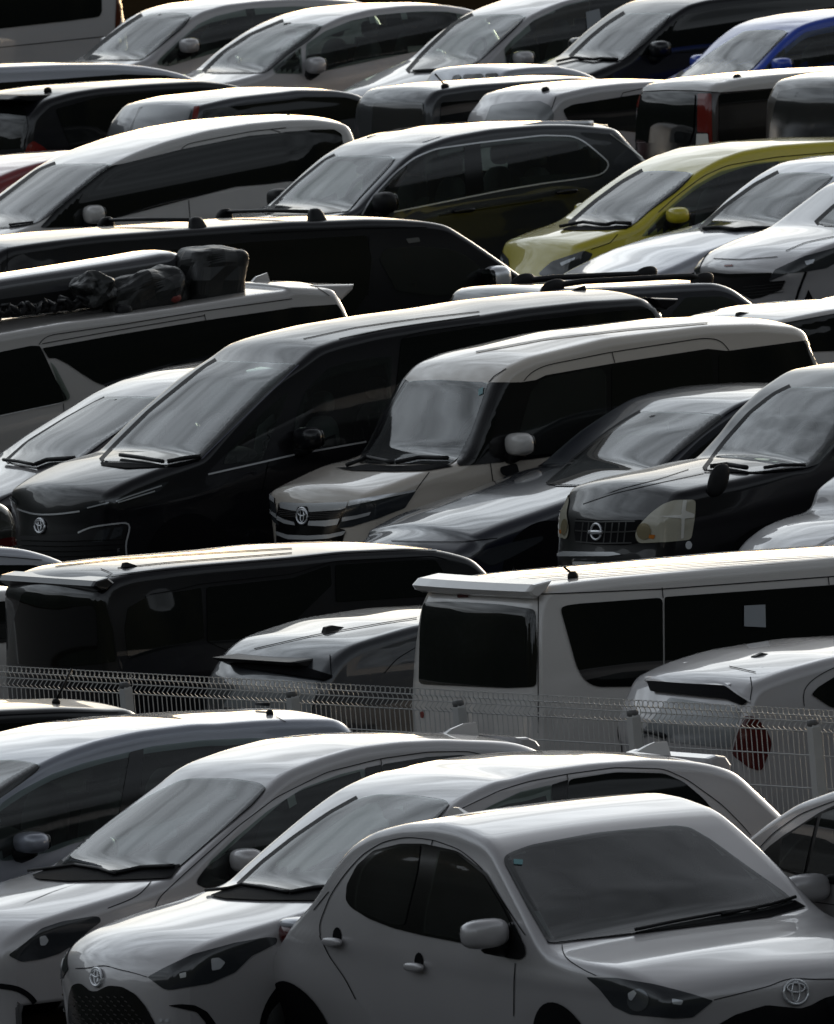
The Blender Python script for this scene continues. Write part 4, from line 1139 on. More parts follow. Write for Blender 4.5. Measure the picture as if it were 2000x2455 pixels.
c.patch('lamp_reflector', 'A6 110,770 200,735 195,750 120,790', principled('dim_reflector', (.55, .57, .60), rough=.2, metal=.4), .010, rad=3, mirror=True)
c.strips('door_seam', ['A6 450,600 405,650 290,690', 'A6 690,470 800,370 960,252 1100,190 1400,140 1736,112'], 1.8, GAP())

c = add('M4', 'hatchback', 'silver hatchback half hidden by the white SUV nose, right of the yellow hatchback', 'car',
        28, .8475, 'A6 1480,560', .92,
        'h A6 520,890 640,850 800,790 960,715 1180,640 1480,560 w 1620,410 1770,270 r 1880,195 2050,160 2400,130', 'A6 1560,620 2000,530', SILVER(),
        pre='n -.16,.2 -.22,.5 -.12,.7', post='r .8,1.47 1.3,1.42 t 1.5,1.18 1.7,.95 1.78,.55 1.75,.2')
c.patch('windscreen', 'A6 950,580 1100,442 1280,312 1420,238 1560,238 1740,250 1650,325 1450,540 1400,576 1160,582', WGLASS(), rad=6)
c.patch('side_window', 'A6 1545,520 1640,420 1740,330 1900,248 2300,200 2300,450 1800,545', SGLASS(), mirror=True)
c.rod('wiper', 'A6 960,575 1060,570 1160,584', .016, BLK(), .02); c.rod('wiper', 'A6 1150,582 1250,572 1390,574', .016, BLK(), .02)

c = add('M5', 'SUV', 'white SUV nose with a black grille and sharp dark headlight, right edge', 'SUV',
        29, .91, 'A6 1390,790', .92,
        'n0 A6 1130,1200 1125,1060 1118,960 1112,860 1105,820 h0 1112,785 1150,752 h A6 1560,725 1736,660 1900,612 w 1980,580 2260,330 r 2420,262 2700,220 3100,205', 'A6 2000,640 2400,560', WHITE(),
        post='r .8,1.66 t 1.2,1.3 1.3,1.0 1.35,.5 1.3,.2', attr={'n': (.2, .09)}, wheels=True)
c.patch('windscreen', 'A6 1640,540 1736,452 2000,252 2300,262 2100,450 1960,578', WGLASS())
c.patch('grille', 'A6 985,822 1105,835 1372,828 1350,880 1450,872 1420,930 1300,975 1245,985 1180,950 1000,900', GLOSSB(), .006, rad=4)
c.strips('grille_bar', ['A6 1200,%d 1330,%d 1440,%d' % (y + 12, y, y - 14) for y in (900, 918, 936, 954)], 1.6, principled('dim_trim', (.06, .06, .06), rough=.3, metal=.6), .010)
c.patch('headlight', 'A6 1348,878 1385,812 1560,732 1736,682 1850,660 1800,740 1690,800 1560,822 1460,832', LENS(), .007, rad=4, mirror=True)
c.patch('lamp_reflector', 'A6 1560,762 1620,748 1610,772 1570,785', principled('dim_reflector', (.55, .57, .60), rough=.2, metal=.4), .012, rad=3, mirror=True)
c.strips('bumper_trim', ['A6 1568,822 1530,920 1500,1024 1490,1060'], 6, GLOSSB(), .008)
c.patch('fog_lamp_bracket', 'A6 1546,1024 1582,926 1622,1010', GLOSSB(), .007, rad=3)
c.strips('bonnet_seam', ['A6 1020,745 1180,752 1400,735', 'A6 1450,700 1560,650 1736,615'], 1.6, GAP())
c.patch('badge', 'A6 1085,782 1135,780 1135,792 1085,794', RED(), .006, rad=1)

# ---------- fourth row, tails to the viewer
c = add('U1', 'sedan', 'silver car roof at the far left, behind the black wagon', 'car',
        29, .85, 'A1 400,394', 1.46, 'r A1 -700,470 -300,425 0,408 400,393 700,392 880,405 w 1000,428 1110,455 1280,540', 'A1 0,600 900,540', SILVER(), pre=TAILL(1.2), post=FRONTR)
c.patch('side_window', 'A1 -500,540 0,492 400,466 740,442 980,450 1070,472 900,600 -300,660', GLASS(), mirror=True)

c = add('U2', 'minivan', 'black wagon with a red tail lamp and stub antenna, left edge behind the white minivan', 'minivan',
        29, .86, 'A1 900,510', 1.56,
        't A1 180,1250 182,1050 190,930 200,820 225,700 r 275,592 420,558 600,533 900,510 1200,493 1350,506 w 1440,528 1580,590 1750,680', 'A1 400,800 1200,720', BLACK(), pre=None, post=FRONTR, tum=.14, attr={'t': (.1, .06)})
c.patch('rear_window', 'A1 -100,622 60,622 150,640 170,760 140,880 -150,900', GLASS())
c.patch('tail_lamp', 'A1 148,912 165,862 200,838 250,868 305,912 290,960 150,960', RED(), .006, rad=4)
c.slab('spoiler', 'A1 330,560 290,592 200,606 60,590 120,566', .62, BLK(), ysrc=-.62)
c.patch('side_window', 'A1 330,650 600,575 1000,542 1250,532 1420,560 1500,625 900,780 420,880', GLASS(), mirror=True)
c.stub('A1 285,545', BLK(), .05, .08)

c = add('U3', 'hatchback', 'dark car with a bright roof and red lamp strip, right of the black wagon', 'car',
        29, .85, 'A1 1736,552', 1.55,
        't A1 1085,1150 1090,1000 1110,880 1140,750 r 1185,628 1400,588 1736,552 A2 150,545 380,546 w 510,568 620,625 740,730', 'A1 1300,820 A2 300,760', paint('gunmetal', (.05, .052, .06), metal=.5), pre=None, post=FRONTR, attr={'t': (.09, .06)})
c.patch('rear_window', 'A1 840,650 900,625 1120,632 1142,655 1110,745 1080,800 790,812 800,730', principled('rear_glass_reflection', (.20, .21, .215), rough=.15, ior=1.7))
c.patch('tail_lamp', 'A1 1155,632 1188,632 1172,720 1160,790 1130,790', RED(), .006, rad=3)
c.patch('rear_pillar', 'A1 755,812 790,730 830,640 850,635 810,720 790,812', GLOSSB(), .006, rad=2)
c.patch('side_window', 'A1 1210,655 1736,592 A2 200,578 440,580 540,610 560,690 A1 1300,830 1200,800', GLASS(), mirror=True)

c = add('U4b', 'wagon', 'silver wagon roof with small rear side panes, behind the boxy dark grey van', 'car',
        29, .85, 'A2 1400,410', 1.45, 't A2 1370,760 1375,640 1390,530 r 1425,420 1560,408 1736,403 A3 100,407 210,425 w 290,455 420,530', 'A2 1100,560 1700,510', SILVER(), pre=None, post=FRONTR)
c.patch('side_window', 'A2 1075,482 1088,450 1132,446 1128,478', GLASS()); c.patch('side_window', 'A2 1142,476 1145,446 1262,440 1262,470', GLASS()); c.patch('side_window', 'A2 1278,470 1275,440 1352,436 1352,464', GLASS())

c = add('U4', 'van', 'boxy dark grey van with a whip antenna, behind the black SUV', 'van',
        29, .74, 'A2 1200,515', 1.63,
        't A2 942,1250 943,1050 944,800 946,620 r 985,542 1200,515 1736,480 A3 200,474 340,478 w 440,495 540,570 640,680', 'A2 1000,800 1700,700', DGREY(), pre=None, post='h .25,.95 .5,.9 n .6,.6 .58,.2', tum=.10, attr={'t': (.05, .05)}, taperL=.04)
c.patch('rear_window', 'A2 610,615 720,608 905,608 915,740 600,800', principled('rear_glass_dim', (.03, .03, .03), rough=.12, ior=1.7))
c.patch('side_window', 'A2 1010,610 1700,560 A3 250,532 430,545 430,650 A2 1000,780', GLASS(), mirror=True)
c.stub('A2 1035,520', BLK(), .05, .07, rod='A2 975,440')

c = add('U5', 'van', 'small white van with a rounded rear window and stub antenna, behind the black SUV tail', 'van',
        29, .78, 'A3 300,527', 1.62,
        't A2 1590,1250 1600,1000 1625,820 1655,690 r A2 1690,595 A3 90,566 300,526 500,505 700,495 1000,500 w 1150,540 1300,640', 'A3 200,760 800,680', WHITE(), pre=None, post=FRONTR, tum=.12, attr={'t': (.1, .06)})
c.patch('rear_window', 'A2 1275,725 1308,630 1400,612 1600,602 1660,630 1682,680 1676,720', principled('rear_glass_reflection', (.20, .21, .215), rough=.15, ior=1.7), rad=5)
c.patch('side_window', 'A3 122,652 180,622 560,562 900,540 1000,560 900,700 700,800 400,770 150,715', GLASS(), mirror=True)
c.strips('door_seam', ['A2 1695,575 1668,650', 'A3 465,580 480,552 620,520'], 1.6, GAP())
c.stub('A2 1632,540', BLK(), .05, .07)

c = add('U6', 'van', 'boxy small van with a white roof and tall red tail lamps, behind the yellow hatchback', 'van',
        29, .7375, 'A3 1450,457', 1.74,
        't A3 1028,1250 1026,1000 1022,800 1016,620 r 1030,515 1200,482 1450,456 1736,434 2200,410 2600,410 w 2750,460 2900,580', 'A3 1060,850 1700,760', paint('brown_black', (.02, .012, .012)), pre=None, post='h .25,.95 .5,.9 n .6,.6 .58,.2', tum=.08, attr={'t': (.05, .05)}, taperL=.04)
c.patch('roof_panel', 'A3 596,545 606,528 640,508 1000,480 1736,425 2600,390 2600,430 1736,480 1410,522 1060,550 1015,548 900,540 740,538', PEARL(), .012, rad=3)
c.patch('tailgate_panel', 'A3 540,840 550,720 580,570 600,545 1000,552 1016,900 1000,1100 530,1100', GLOSSB(), .003, rad=4)
c.patch('rear_window', 'A3 592,562 760,556 915,560 905,780 880,850 560,850 565,720', GLASS(), .013)
c.patch('tail_lamp', 'A3 928,558 1008,558 1012,860 1000,880 990,790 925,785', RED(), .007, rad=4)
c.patch('tail_lamp', 'A3 574,575 592,560 562,700 548,800 530,800 552,650', RED(), .007, rad=3)
c.patch('reversing_lamp', 'A3 922,795 988,795 996,880 918,885', principled('lamp_white', (.68, .67, .62), rough=.25), .009, rad=3)
c.patch('side_window', 'A3 1050,562 1410,528 1900,492 2600,470 2600,700 1900,800 1050,870', GLASS(), mirror=True)
c.stub('A3 1160,465', BLK(), .05, .07)
c.strips('door_seam', ['A3 1262,526 1268,495 1300,480 1736,440'], 1.6, GAP())

c = add('U7', 'van', 'taupe van tail with a tall rear window, right edge beside the red-lamped van', 'van',
        29, .84, 'A3 1900,478', 1.80,
        't A3 1860,1250 1856,1000 1850,760 1842,600 r 1865,490 2050,455 2400,425 2900,410 w 3100,460 3300,600', 'A3 1900,850 2400,770', paint('taupe', (.07, .062, .055), metal=.4), pre=None, post='h .25,1.0 .6,.95 n .7,.6 .68,.2', tum=.1, attr={'t': (.06, .05)})
c.patch('rear_window', 'A3 1412,545 1520,525 1736,525 1835,535 1840,860 1345,860 1380,650', principled('rear_glass_dim', (.03, .03, .03), rough=.12, ior=1.7), rad=4)
c.strips('rear_wiper', ['A3 1530,530 1480,650 1440,840'], 5, GLOSSB(), .008)

# ---------- back row, facing left
c = add('T0', 'van', 'pale grey van with a brown tail lamp at the top left corner', 'van',
        29, .86, 'A1 605,102', 1.22,
        'n M -4.2,.2 -4.25,.7 h -4.1,1.0 -3.6,1.2 w -3.2,1.4 -2.7,1.95 r -2.2,2.0 -1,2.0 .15,1.95 t .3,1.75 .36,1.1 .38,.5 .36,.2', 'A1 0,180 605,108', paint('pale_grey', (.42, .42, .43)), tum=.1)
c.patch('side_window', 'A1 -900,-80 600,-80 605,70 590,100 400,125 0,170 -900,260', GLASS(), rad=6)
c.patch('tail_lamp', 'A1 692,-40 730,-40 722,80 708,170 682,182', principled('brown_lamp', (.08, .022, .01), rough=.2), .006, rad=3)
c.strips('body_crease', ['A1 -200,310 0,282 640,215'], 2, GAP(), .003)

c = add('T1', 'hatchback', 'white hatchback at the top left, right of the pale grey van', 'car',
        26, .84, 'A1 1560,14', 1.46,
        'h A1 300,500 500,470 700,420 885,360 w 1020,232 1130,128 r 1215,76 1350,38 1560,14 1736,4 A2 250,2 450,6 t 560,30 640,110 700,200', 'A1 1000,405 1340,300', WHITE(), pre='n -.1,.2 -.16,.5 -.08,.74', post='t .08,.8 .1,.4 .05,.2')
c.patch('windscreen', 'A1 515,358 610,272 740,172 860,96 905,84 1020,82 1145,90 1100,152 950,280 845,358', WGLASS(), rad=5)
c.patch('side_window', 'A1 930,385 945,352 1060,246 1180,142 1280,97 1470,52 1736,38 1902,42 1900,100 1600,220 1340,297 1000,395', SGLASS(), mirror=True)
c.mirror('A1 1125,270', WHITE(), .085, .13, .075)

c = add('T2', 'hatchback', 'white compact car with a separate front quarter pane, second white car of the top row', 'car',
        27, .8475, 'A2 800,44', 1.46,
        'h A1 1000,560 1200,530 1400,490 1585,440 w A2 100,322 235,215 325,158 r 440,103 600,64 800,43 1000,38 1150,50 t 1260,90 1340,180 1400,280', 'A2 330,425 910,305', WHITE(), pre='n -.1,.2 -.16,.5 -.08,.74', post='t .08,.8 .1,.4 .05,.2')
c.patch('windscreen', 'A1 1225,432 1340,322 1500,217 1700,132 A2 90,148 200,148 312,154 225,236 100,326 A1 1580,436', WGLASS(), rad=5)
c.patch('side_window', 'A2 10,410 110,330 178,278 185,440 20,436', SGLASS(), mirror=True)
c.patch('side_window', 'A2 202,440 208,262 320,186 480,122 650,87 900,66 1050,69 1160,92 1172,110 1100,182 920,296 640,352 330,420', SGLASS(), mirror=True, rad=5)
c.mirror('A2 265,388', WHITE(), .085, .13, .085)

c = add('T3', 'hatchback', 'white car with a white paper in its side glass, top row', 'car',
        27, .8475, 'A3 240,-8', 1.55,
        'n0 A2 470,760 480,660 500,600 520,556 h0 545,530 h A2 900,520 1050,462 1255,372 w 1410,220 1545,105 r 1640,55 A3 20,60 130,18 240,-10 500,-42 900,-52', 'A2 1330,425 A3 170,345', WHITE(), post=HATCH)
c.patch('windscreen', 'A2 822,432 930,312 1100,152 1215,94 1370,90 1520,97 1400,217 1230,377 1060,422', WGLASS(), rad=5)
c.patch('side_window', 'A2 1395,385 1385,290 1440,230 1560,120 1700,54 A3 140,30 300,-8 700,-30 750,100 500,240 250,350 A2 1560,400', SGLASS(), mirror=True)
c.patch('paper_sheet', 'A3 255,75 335,55 355,170 268,242', PAPER(), .02, rad=0)
c.mirror('A2 1500,348', WHITE(), .085, .13, .075)
c.rod('wiper', 'A2 850,432 960,424 1060,424', .012, BLK(), .02)

c = add('T4', 'minivan', 'black minivan at the top right, its windscreen pale, behind the white-roofed boxy van', 'minivan',
        23, .86, 'A3 1000,8', 1.63,
        'h A3 200,470 350,418 500,360 w 660,205 800,88 r 880,35 1000,7 1200,-14 1700,-55 2200,-70', 'A3 560,390 1150,300', BLACK(), pre='n -.3,.2 -.38,.5 -.3,.85', post='t .1,1.6 .2,1.0 .22,.4 .2,.2', tum=.14)
c.patch('windscreen', 'A3 180,347 300,232 400,150 505,84 620,80 770,84 720,152 620,252 480,362', WGLASS(), rad=5)
c.patch('side_window', 'A3 560,330 680,205 830,92 1100,42 1700,-30 1900,-40 1700,150 900,312', GLASS(), mirror=True)
c.mirror('A3 698,292', BLACK(), .085, .13, .085)
c.rod('wiper', 'A3 90,376 200,352 300,364', .014, BLK(), .02); c.rod('wiper', 'A3 300,364 360,356 450,362', .014, BLK(), .02)

c = add('T5', 'hatchback', 'blue car at the top right, above the van with tall red lamps', 'car',
        23, .8475, 'A3 1736,110', 1.51,
        'h A3 700,700 900,620 1100,520 1290,412 w 1420,262 1525,172 r 1610,135 1736,108 1950,82 2300,75', 'A3 1400,445 1736,395', paint('blue', (.008, .06, .48)), pre='n -.14,.2 -.2,.5 -.1,.7', post=HATCH)
c.patch('windscreen', 'A3 815,467 1000,322 1200,187 1340,182 1470,187 1400,252 1260,402 1225,430', WGLASS(), rad=5)
c.patch('side_window', 'A3 1310,420 1400,315 1560,192 1736,152 2000,130 2300,130 2300,260 1736,400', SGLASS(), mirror=True)
c.mirror('A3 1425,385', paint('blue', (.008, .06, .48)), .085, .12, .07)
for k_, v_ in CARS.items():
    v_.finish()
    print(k_, v_.info, v_.root['label'][:30])
# ------------------------------------------------------------------ things on the roof of the white estate
def roof_box():
    c = V2
    # near upper edge of the box, measured; end of the box at the right
    near = [c.unproj(p, -.05) for p in P('A7 -500,392 0,298 400,236 800,172 1060,124 1128,108')]
    top = [c.unproj(p, .2) for p in P('A7 -500,320 0,228 400,162 800,104 1060,62 1100,75')]
    U0, U1 = near[0][0] - c.mid, near[-1][0] - c.mid
    root = empty('roof_box', tuple(c.O + c.e * (c.mid + (U0 + U1) / 2) + np.array([0, 0, 1.6])), c.th)
    tag(root, 'long dark roof box with a glossy lid, strapped on the roof of the white estate', 'roof box')
    um = (U0 + U1) / 2; V = []; n = 24; st = 26
    for i in range(st + 1):
        w = i / st; u = U0 + (U1 - U0) * w
        zt = np.interp(u + c.mid, [p[0] for p in near], [p[1] for p in near]) + .05
        e = 1 if w < .9 else math.sqrt(max(.02, 1 - ((w - .9) / .1) ** 2))
        hb = 1.60; hh = (zt - hb) * (.55 + .45 * e)
        for k in range(n):
            a = 2 * math.pi * k / n
            sx = math.copysign(abs(math.cos(a)) ** .45, math.cos(a)); sz = math.copysign(abs(math.sin(a)) ** .45, math.sin(a))
            V.append((u - um, .17 + .33 * (.6 + .4 * e) * sx, hb - 1.6 + hh / 2 + hh / 2 * sz))
    Fl, Fb = [], []
    V2_ = V
    for i in range(st):
        for k in range(n):
            q = (i * n + k, i * n + (k + 1) % n, (i + 1) * n + (k + 1) % n, (i + 1) * n + k)
            z = sum(V[j][2] for j in q) / 4; zt = max(V[j][2] for j in range(i * n, i * n + n))
            (Fl if z > zt * .62 else Fb).append(q)
    Fb.append(tuple(range(n))); Fb.append(tuple(st * n + k for k in range(n))[::-1])
    mesh_obj('box_base', V, Fb, BLK(), root); mesh_obj('box_lid', V, Fl, principled('box_lid_gloss', (.05, .05, .055), rough=.16, coat=1), root)
    # clamps and cross bars below
    for w in (.12, .62):
        u = U0 + (U1 - U0) * w - um
        o = mesh_obj('cross_bar', *tube([(u, -.62, .02), (u, .62, .02)], .02, 8), BLK(), root)
        mesh_obj('bar_foot', *superell(u, -.62, -.03, .07, .05, .07, 3), BLK(), o)
    return root
roof_box()

def bag(label, centre_px, y, rx, ry, rz, seed, creases, tilt=0., mat=None, skew=0.):
    c = V2
    u, z = c.unproj(P(centre_px)[0], y)
    w0 = c.O + c.e * u + c.yv * y + np.array([0, 0, z])
    root = empty('rubbish_bag', tuple(w0), c.th)
    rnd = random.Random(seed)
    V, Fc = superell(0, 0, 0, rx, ry, rz, 5.5 if seed == 3 else 3.0, 44, 30)
    pl = []
    for _ in range(creases):
        d = Vector((rnd.gauss(0, 1), rnd.gauss(0, .7), rnd.gauss(0, 1))).normalized()
        pl.append((d, rnd.uniform(-.7, .7), rnd.uniform(.004, .012)))
    out = []
    for v in V:
        v = Vector(v); nv = Vector((v.x / rx, v.y / ry, v.z / rz))
        k = 0
        for d, o, a in pl:
            t = nv.dot(d) - o
            k += a * (abs((t * 1.1) % 1 - .5) * 4 - 1)
        nn = nv.normalized()
        p = v + nn * k
        if v.z < -rz * .55: p.z = max(p.z, -rz * .95)
        p.x += skew * p.z
        out.append((p.x * math.cos(tilt) - p.z * math.sin(tilt), p.y, p.x * math.sin(tilt) + p.z * math.cos(tilt)))
    mesh_obj('bag_body', out, Fc, mat or principled('bin_liner', (.009, .010, .010), rough=.42, noise=.3, nscale=30), root, smooth=False)
    tag(root, label, 'bag', 'black bags on the estate roof')
    return root
bag('upright square-shouldered black bag at the right end of the roof box', 'A7 1245,275', -.30, .25, .24, .255, 3, 7, -.10, skew=.1)
b_ = bag('crumpled black bag slumped against the side of the roof box, a red patch on it', 'A7 870,350', -.42, .36, .17, .17, 8, 13, .12)
mesh_obj('red_print', *superell(.17, -.155, -.06, .055, .03, .035, 2.2, 12, 8), principled('red_print', (.16, .02, .015), rough=.5), b_)
bag('small pinched black bag left of the crumpled one, below the roof box', 'A7 560,330', -.42, .16, .14, .13, 21, 9, .2, skew=-.4)
t_ = empty('rope_coil', tuple(V2.O + V2.e * V2.unproj(P('A7 200,440')[0], -.45)[0] + V2.yv * -.45 + np.array([0, 0, V2.unproj(P('A7 200,440')[0], -.45)[1]])), V2.th)
tag(t_, 'dark tangle of rope and straps lying left of the black bags on the estate roof', 'rope')
pts_ = [(-.45 + .9 * i / 90 + .03 * math.sin(i * 1.7), .05 * math.sin(i * .9), .035 * math.sin(i * 1.31) + .02 * math.sin(i * .37)) for i in range(91)]
mesh_obj('rope', *tube(pts_, .02, 6), BLK(), t_)

# ------------------------------------------------------------------ wire fence
FH = 1.40
fA = on_plane_z(*P('B6 -300,742')[0], FH); fB = on_plane_z(*P('B7 1736,588')[0], FH)
fd = (fB - fA); fd[2] = 0; fd /= np.linalg.norm(fd)
fn = np.array([fd[1], -fd[0], 0])
if fn[1] > 0: fn = -fn
def fence():
    f0 = on_plane_z(*P('B6 740,830')[0], FH)
    root = empty('mesh_fence', (f0[0], f0[1], 0), math.atan2(fd[1], fd[0]))
    tag(root, 'pale grey welded wire fence with looped top between two rows of cars', 'fence')
    galv = principled('galvanised_paint', (.44, .44, .43), rough=.5, noise=.15, nscale=20)
    d0 = (f0 - fA) @ fd
    posts = [('B6 740,830', 0)] ; xs = [0.]
    for s_ in ('S 699,1640', 'S 1098,1662', 'S 1516,1684', 'S 1948,1706'):
        d = ray(*P(s_)[0]); o = CAM
        nn = fn; t = ((f0 - o) @ nn) / (d @ nn); p = o + d * t
        xs.append((p - f0) @ fd)
    print('fence posts', xs, 'dir', math.degrees(math.atan2(fd[1], fd[0])))
    xs = [xs[0] - (xs[1] - xs[0])] + xs + [2 * xs[-1] - xs[-2]]
    for x in xs:
        v = []; w = .033; dd = .03
        V = []; Fc = []
        for z, k in ((0, 1), (FH - .10, 1), (FH - .085, .8)):
            V += [(x - w * k, -dd * k, z), (x + w * k, -dd * k, z), (x + w * k, dd * k, z), (x - w * k, dd * k, z)]
        for j in range(2):
            for k in range(4): Fc.append((j * 4 + k, j * 4 + (k + 1) % 4, j * 4 + 4 + (k + 1) % 4, j * 4 + 4 + k))
        Fc.append((8, 9, 10, 11))
        mesh_obj('post', V, Fc, galv, root, smooth=False)
    R = .0036
    prof = [(0, .05), (0, .60), (0, .96), (0, 1.265), (.028, 1.295), (0, 1.325), (.004, 1.35), (.022, 1.38), (.012, 1.405), (-.012, 1.402), (-.02, 1.38), (-.008, 1.36)]
    for a, b in zip(xs, xs[1:]):
        parts = []
        n = int((b - a) / .0575)
        for i in range(n):
            x = a + .02 + (b - a - .04) * i / (n - 1)
            parts.append(tube([(x, .045 - y, z - .005) for y, z in prof], R, 4))
        for z in (.1, .35, .60, .92, 1.12, 1.265, 1.325, 1.36):
            parts.append(tube([(a + .01, .045, z), (b - .01, .045, z)], R * 1.15, 4))
        mesh_obj('wire_panel', *merge(parts), galv, root, smooth=False)
    for x in xs:
        mesh_obj('clamp', *superell(x, -.005, FH - .075, .03, .03, .022, 5, 8, 6), principled('clamp_grey', (.1, .1, .1), rough=.5), root)
fence()

# ------------------------------------------------------------------ setting
def sheet(name, x0, y0, x1, y1, z, mat):
    o = mesh_obj(name, [(x0, y0, z), (x1, y0, z), (x1, y1, z), (x0, y1, z)], [(0, 1, 2, 3)], mat, smooth=False)
    tag(o, kind='structure'); return o
asph = principled('asphalt', (.035, .035, .037), rough=.9, noise=.3, nscale=2.5, bump=.3, spec=.15)
soil = principled('brown_soil', (.016, .011, .006), rough=1., noise=.6, nscale=.6, bump=.6, spec=0.)
sheet('ground', -900, -500, 900, 1500, -.012, soil)
sheet('car_park', -120, 40, 120, 212, 0, asph)
# unseen hillside, added to block the sky so flanks and reflections stay dark
def sky_block_hills():
    rnd = random.Random(5)
    N, M = 120, 14; V = []; Fc = []
    cx, cy = 0, 130
    for i in range(N + 1):
        az = math.radians(-28 + 290 * i / N)    # 0 = +X, clockwise through -Y to -X
        wr = math.sin(math.pi * min(1, i / (N * .16)) / 2) * math.sin(math.pi * min(1, (N - i) / (N * .05)) / 2)
        q = min(1, max(0, (math.degrees(az) - 150) / 40)); wr *= 1 - .3 * q * q * (3 - 2 * q)
        for j in range(M + 1):
            r = 260 + 340 * j / M
            h = 210 * wr * (j / M) ** .8 * (1 + .12 * math.sin(i * .35) + .06 * math.sin(i * 1.1 + 1)) + rnd.uniform(-3, 3) * (j > 0)
            V.append((cx + r * math.cos(-az), cy + r * math.sin(-az), h if j else -2))
    for i in range(N):
        for j in range(M):
            Fc.append((i * (M + 1) + j, i * (M + 1) + j + 1, (i + 1) * (M + 1) + j + 1, (i + 1) * (M + 1) + j))
    o = mesh_obj('sky_block_hills', V, Fc, principled('sky_block_hill', (.02, .026, .016), rough=.95, noise=.8, nscale=.15))
    tag(o, kind='structure')
sky_block_hills()

# ------------------------------------------------------------------ light
SUN_AZ, SUN_EL = math.radians(24), math.radians(12)     # azimuth measured from the far direction, towards the right
w = bpy.data.worlds.new('World'); scene.world = w; w.use_nodes = True
nt = w.node_tree; bg = nt.nodes['Background']
sky = nt.nodes.new('ShaderNodeTexSky'); sky.sky_type = 'NISHITA'; sky.sun_disc = False
sky.sun_elevation = SUN_EL; sky.sun_rotation = SUN_AZ; sky.dust_density = 1.0; sky.air_density = 1.0; sky.ozone_density = 1.0
# broken cloud veil over the sky: greyer, brighter and darker banks
tc = nt.nodes.new('ShaderNodeTexCoord'); mp = nt.nodes.new('ShaderNodeMapping'); mp.inputs['Scale'].default_value = (1.2, 1.2, 4.5)
nz = nt.nodes.new('ShaderNodeTexNoise'); nz.inputs['Scale'].default_value = 5.0; nz.inputs['Detail'].default_value = 8; nz.inputs['Roughness'].default_value = .55
rmp = nt.nodes.new('ShaderNodeMapRange'); rmp.inputs['From Min'].default_value = .3; rmp.inputs['From Max'].default_value = .7
rmp.inputs['To Min'].default_value = .45; rmp.inputs['To Max'].default_value = 1.55
hs = nt.nodes.new('ShaderNodeHueSaturation'); hs.inputs['Saturation'].default_value = .22
mul = nt.nodes.new('ShaderNodeVectorMath'); mul.operation = 'SCALE'
nt.links.new(tc.outputs['Generated'], mp.inputs['Vector']); nt.links.new(mp.outputs['Vector'], nz.inputs['Vector'])
nt.links.new(nz.outputs['Fac'], rmp.inputs['Value'])
# the cloud deck is thin and bright toward the sunset, heavy and dark behind the viewer
dt = nt.nodes.new('ShaderNodeVectorMath'); dt.operation = 'DOT_PRODUCT'; dt.inputs[1].default_value = (-.38, .86, .12)
dm = nt.nodes.new('ShaderNodeMapRange'); dm.interpolation_type = 'SMOOTHSTEP'
dm.inputs['From Min'].default_value = -.35; dm.inputs['From Max'].default_value = .95; dm.inputs['To Min'].default_value = 1.0; dm.inputs['To Max'].default_value = 1.6
nt.links.new(tc.outputs['Generated'], dt.inputs[0]); nt.links.new(dt.outputs['Value'], dm.inputs['Value'])
mm = nt.nodes.new('ShaderNodeMath'); mm.operation = 'MULTIPLY'
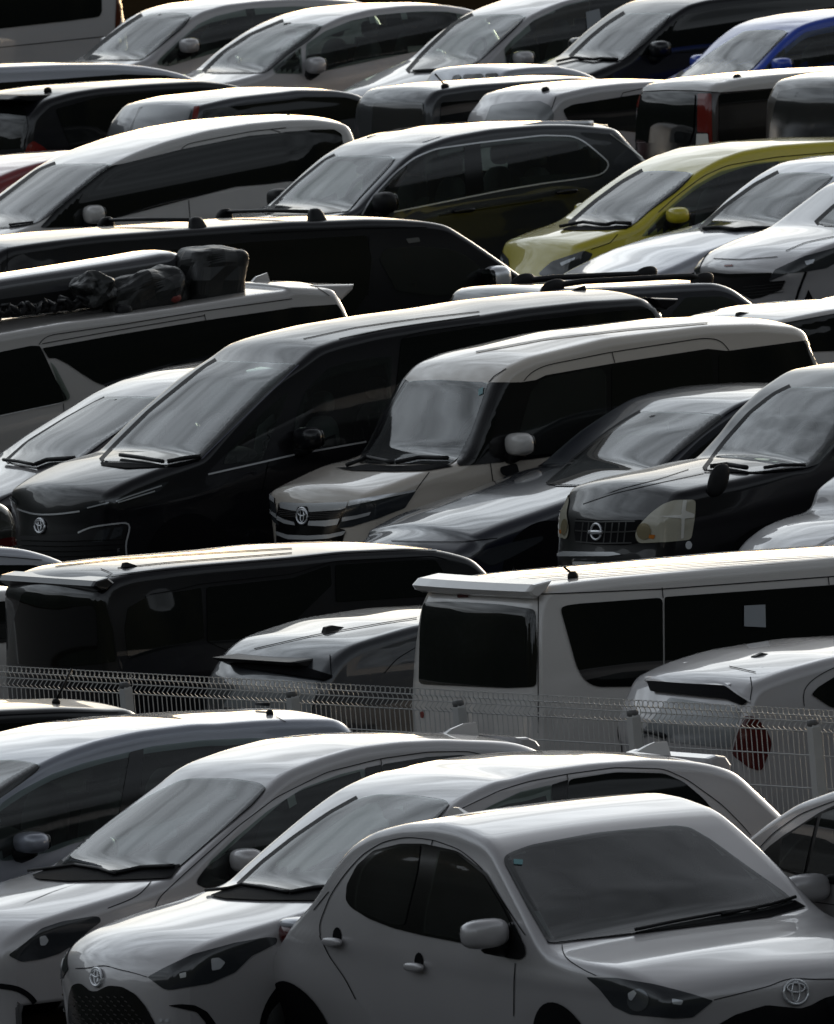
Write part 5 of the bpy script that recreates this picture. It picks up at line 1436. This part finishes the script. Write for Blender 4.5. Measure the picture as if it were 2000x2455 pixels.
# layers of the sky: a warm bright slot on the horizon, a duller band, then pale cloud thinning to a dull zenith
sx = nt.nodes.new('ShaderNodeSeparateXYZ'); ez = nt.nodes.new('ShaderNodeValToRGB'); e_ = ez.color_ramp.elements
nt.links.new(tc.outputs['Generated'], sx.inputs['Vector']); nt.links.new(sx.outputs['Z'], ez.inputs['Fac'])
STOPS = [(0, (1.1, .78, .42)), (.045, (.80, .66, .47)), (.10, (.38, .365, .34)), (.22, (.47, .48, .485)), (.36, (.62, .645, .66)), (.52, (.84, .88, .90)), (.70, (.50, .51, .52)), (1, (.28, .28, .285))]
while len(e_) < len(STOPS): e_.new(.5)
for el, (p_, c_) in zip(e_, STOPS): el.position = p_; el.color = (*c_, 1)
mc = nt.nodes.new('ShaderNodeVectorMath'); mc.operation = 'MULTIPLY'
nt.links.new(rmp.outputs['Result'], mm.inputs[0]); nt.links.new(dm.outputs['Result'], mm.inputs[1])
nt.links.new(sky.outputs['Color'], hs.inputs['Color']); nt.links.new(hs.outputs['Color'], mul.inputs[0]); nt.links.new(mm.outputs['Value'], mul.inputs['Scale'])
nt.links.new(mul.outputs['Vector'], mc.inputs[0]); nt.links.new(ez.outputs['Color'], mc.inputs[1]); nt.links.new(mc.outputs['Vector'], bg.inputs['Color']); bg.inputs['Strength'].default_value = .14

sl = bpy.data.lights.new('sun', 'SUN'); sl.energy = .5; sl.angle = math.radians(14); sl.color = (1, .78, .52)
so = bpy.data.objects.new('sun', sl); COL.objects.link(so)
sd = Vector((math.sin(SUN_AZ) * math.cos(SUN_EL), math.cos(SUN_AZ) * math.cos(SUN_EL), math.sin(SUN_EL)))
so.rotation_euler = sd.to_track_quat('Z', 'Y').to_euler(); so.location = (0, 0, 60)

# ------------------------------------------------------------------ camera and view
cam = bpy.data.cameras.new('camera'); co = bpy.data.objects.new('camera', cam); COL.objects.link(co)
co.matrix_world = Matrix((( _xr[0], _yr[0], -_fwd[0], CAM[0]), (_xr[1], _yr[1], -_fwd[1], CAM[1]), (_xr[2], _yr[2], -_fwd[2], CAM[2]), (0, 0, 0, 1)))
cam.sensor_fit = 'VERTICAL'; cam.sensor_height = 24; cam.lens = 24 * F / 2455; cam.clip_end = 5000; cam.clip_start = 1
scene.camera = co
cam.dof.use_dof = True; cam.dof.focus_distance = 140; cam.dof.aperture_fstop = 16
scene.view_settings.view_transform = 'Standard'; scene.view_settings.look = 'None'
scene.view_settings.gamma = 1; scene.view_settings.exposure = 0.75
scene.cycles.max_bounces = 8
scene.cycles.transparent_max_bounces = 12
